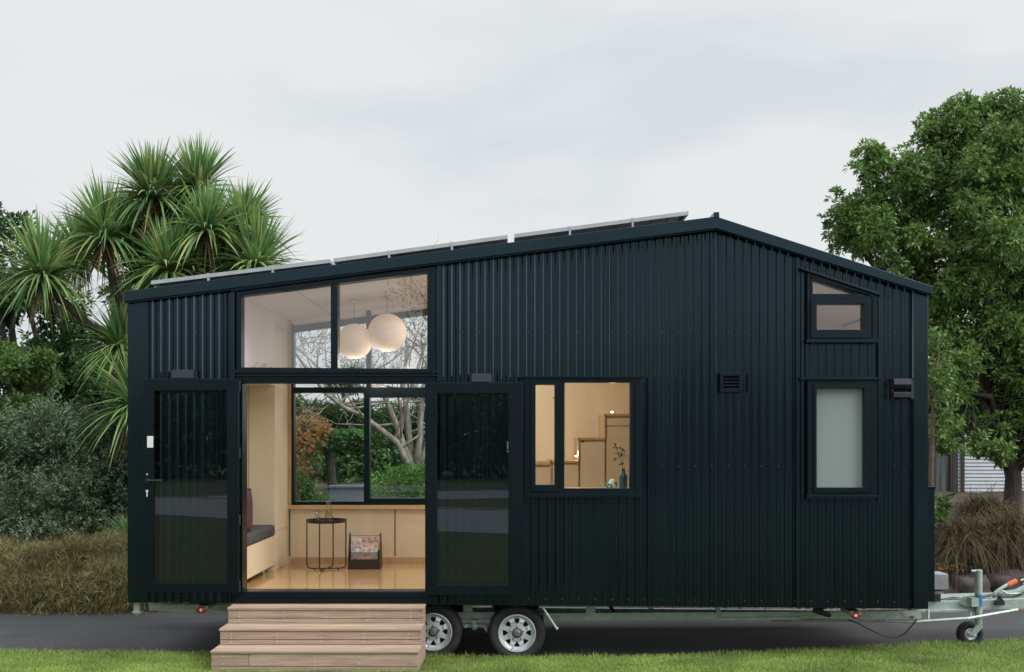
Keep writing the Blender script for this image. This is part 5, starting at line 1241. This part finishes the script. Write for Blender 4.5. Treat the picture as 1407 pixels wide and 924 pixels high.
bg_tree('dark_pine', 'dark feathery pine at the right of the back window', [(560, 570, 40, 30), (590, 610, 40, 40), (540, 600, 34, 36), (620, 560, 50, 50), (520, 655, 36, 26)], 24, 1300, (560, 720), M['leaf_dark'], 73, L=.16, W=.03, per=12, r0=.16)
bg_tree('dark_pine', 'dark feathery pine hidden at the left of the back window', [(400, 560, 30, 30), (380, 610, 50, 50), (410, 650, 50, 36), (350, 560, 50, 60)], 24, 1100, (390, 720), M['leaf_dark'], 74, L=.16, W=.03, per=12, r0=.16)
def tree_fern():
    D = 19.8; c = P(452, 622, D); t = thing('tree_fern', 'green tree fern with arching fronds in the middle of the back window', 'tree fern', P(458, 720, D))
    m = MB(); m.tube([P(458, 725, D), P(456, 660, D), P(452, 624, D)], [.11, .09, .08], 9); m.build('trunk', M['bark'], t)
    rng = np.random.default_rng(6); Cs, Ds, Ls = [], [], []
    for k in range(11):
        a = 2*math.pi*k/11+rng.normal()*.1; L = .95*rng.uniform(.8, 1.1)
        for i in range(26):
            s = i/25; x = L*s; z = .62*math.sin(s*2.2)-.40*s*s
            p = np.array([c[0]+math.cos(a)*x, c[1]+math.sin(a)*x, c[2]+z])
            for sg in (-1, 1):
                for q in range(2): Cs.append(p); Ds.append([-math.sin(a)*sg+math.cos(a)*.5, math.cos(a)*sg+math.sin(a)*.5, -.25+rng.normal()*.1]); Ls.append(.20*math.sin(math.pi*min(1, s*.9+.1))+.02)
    V, Fq = leaves(np.array(Cs), np.array(Ds), np.array(Ls), np.full(len(Ls), .05), rng); npmesh('frond', V, Fq, M['leaf_fern'], t)
tree_fern()
shrub('rounded bright green clipped bush low in the right half of the back window', [(552, 672, 48, 34), (600, 668, 46, 36), (560, 700, 54, 34)], 15.4, 3400, (560, 750), M['leaf_box'], 81, .038, .02, per=8, rad=.02, shell=.25, name='round_bush')
shrub('ferny dark green shrub at the lower left of the back window', [(415, 680, 22, 22), (430, 700, 30, 20), (395, 690, 30, 30), (400, 660, 16, 12)], 16.2, 360, (415, 745), M['leaf_fern'], 82, .09, .03, per=10)
m = MB(); m.pbox(452, 512, 670, 740, 17.0, 17.2); m.pbox(450, 514, 668, 670, 16.95, 17.25); tag(m.build('garden_wall', M['bluewall']), 'low blue grey garden wall seen through the back window', 'wall')
# far wood closing the view
def wood(name, x0, x1, yc, dy, ztop, zvar, n, seed, label, L=.3, base=.2, turn=0):
    rng = np.random.default_rng(seed); x = rng.uniform(x0, x1, n); y = yc+rng.uniform(-dy, dy, n)
    top = ztop+zvar*(np.sin(x*.31+seed)*.5+np.sin(x*.83+1)*.3+np.sin(x*1.9)*.2)
    z = base+(top-base)*rng.uniform(0, 1, n)**.75
    if turn: x, y = turn+(y-yc), -x+12
    V, Fq = leaves(np.stack([x, y, z], 1), rng.normal(size=(n, 3))+[0, 0, .3], rng.uniform(L*.6, L*1.4, n), rng.uniform(L*.35, L*.6, n), rng)
    tag(npmesh(name, V, Fq, M['leaf_dark']), label, 'wood', kind='stuff')
wood('far_wood', -40, 40, 24, 2.0, 2.7, .7, 42000, 91, 'dark wood closing the view behind the garden', L=.28)
wood('far_wood', -30, -8, 17, 1.5, 4.6, .8, 12000, 92, 'dark undergrowth below the trees at the left', L=.24)
wood('undergrowth', -6.5, 2, 12.6, .9, 2.0, .3, 7000, 95, 'dark low undergrowth beyond the garden wall', L=.13, base=.7)
# wood, trees and lawn behind the camera, seen mirrored in the glass and the paint
wood('far_wood', -60, 60, -42, 3, 5.2, .7, 90000, 93, 'dark wood on the far side of the road', L=.5)
wood('far_wood', 0, 70, -8, 3, 4.5, 1.0, 22000, 94, 'dark wood beyond the lawn to the right', L=.6, turn=48)
def mirror_tree(x, y, h, r, label, seed):
    t = thing('pale_trunked_tree', label, 'tree', (x, y, .2), 'pale trunked trees across the lawn'); m = MB(); rng = np.random.default_rng(seed)
    m.tube([(x, y, .1), (x+.05, y, h*.3), (x-.08, y, h*.6), (x+.1, y, h)], [r*1.2, r, r*.85, r*.4], 10)
    for k in range(7): z = h*rng.uniform(.45, .95); a = rng.uniform(0, 6.28); m.tube([(x, y, z), (x+math.cos(a)*1.0, y+math.sin(a)*1.0, z+.5), (x+math.cos(a)*2, y+math.sin(a)*2, z+1.3)], [r*.4, r*.25, r*.1], 6)
    m.build('trunk', M['palebark'], t, smooth=True)
    n = 700; d = unit(rng.normal(size=(n, 3)))*rng.uniform(.3, 1, (n, 1)); C = np.array([x, y, h*.9])+d*[1.8, 1.8, 1.2]
    V, Fq = leaves(C, rng.normal(size=(n, 3)), rng.uniform(.1, .2, n), rng.uniform(.05, .09, n), rng); npmesh('crown', V, Fq, M['leaf_dark'], t)
mirror_tree(2.14, -15.5, 7.5, .11, 'pale trunked tree mirrored in the kitchen window', 1)
mirror_tree(-3.3, -29.5, 9, .22, 'pale trunked tree mirrored in the right door glass', 2)
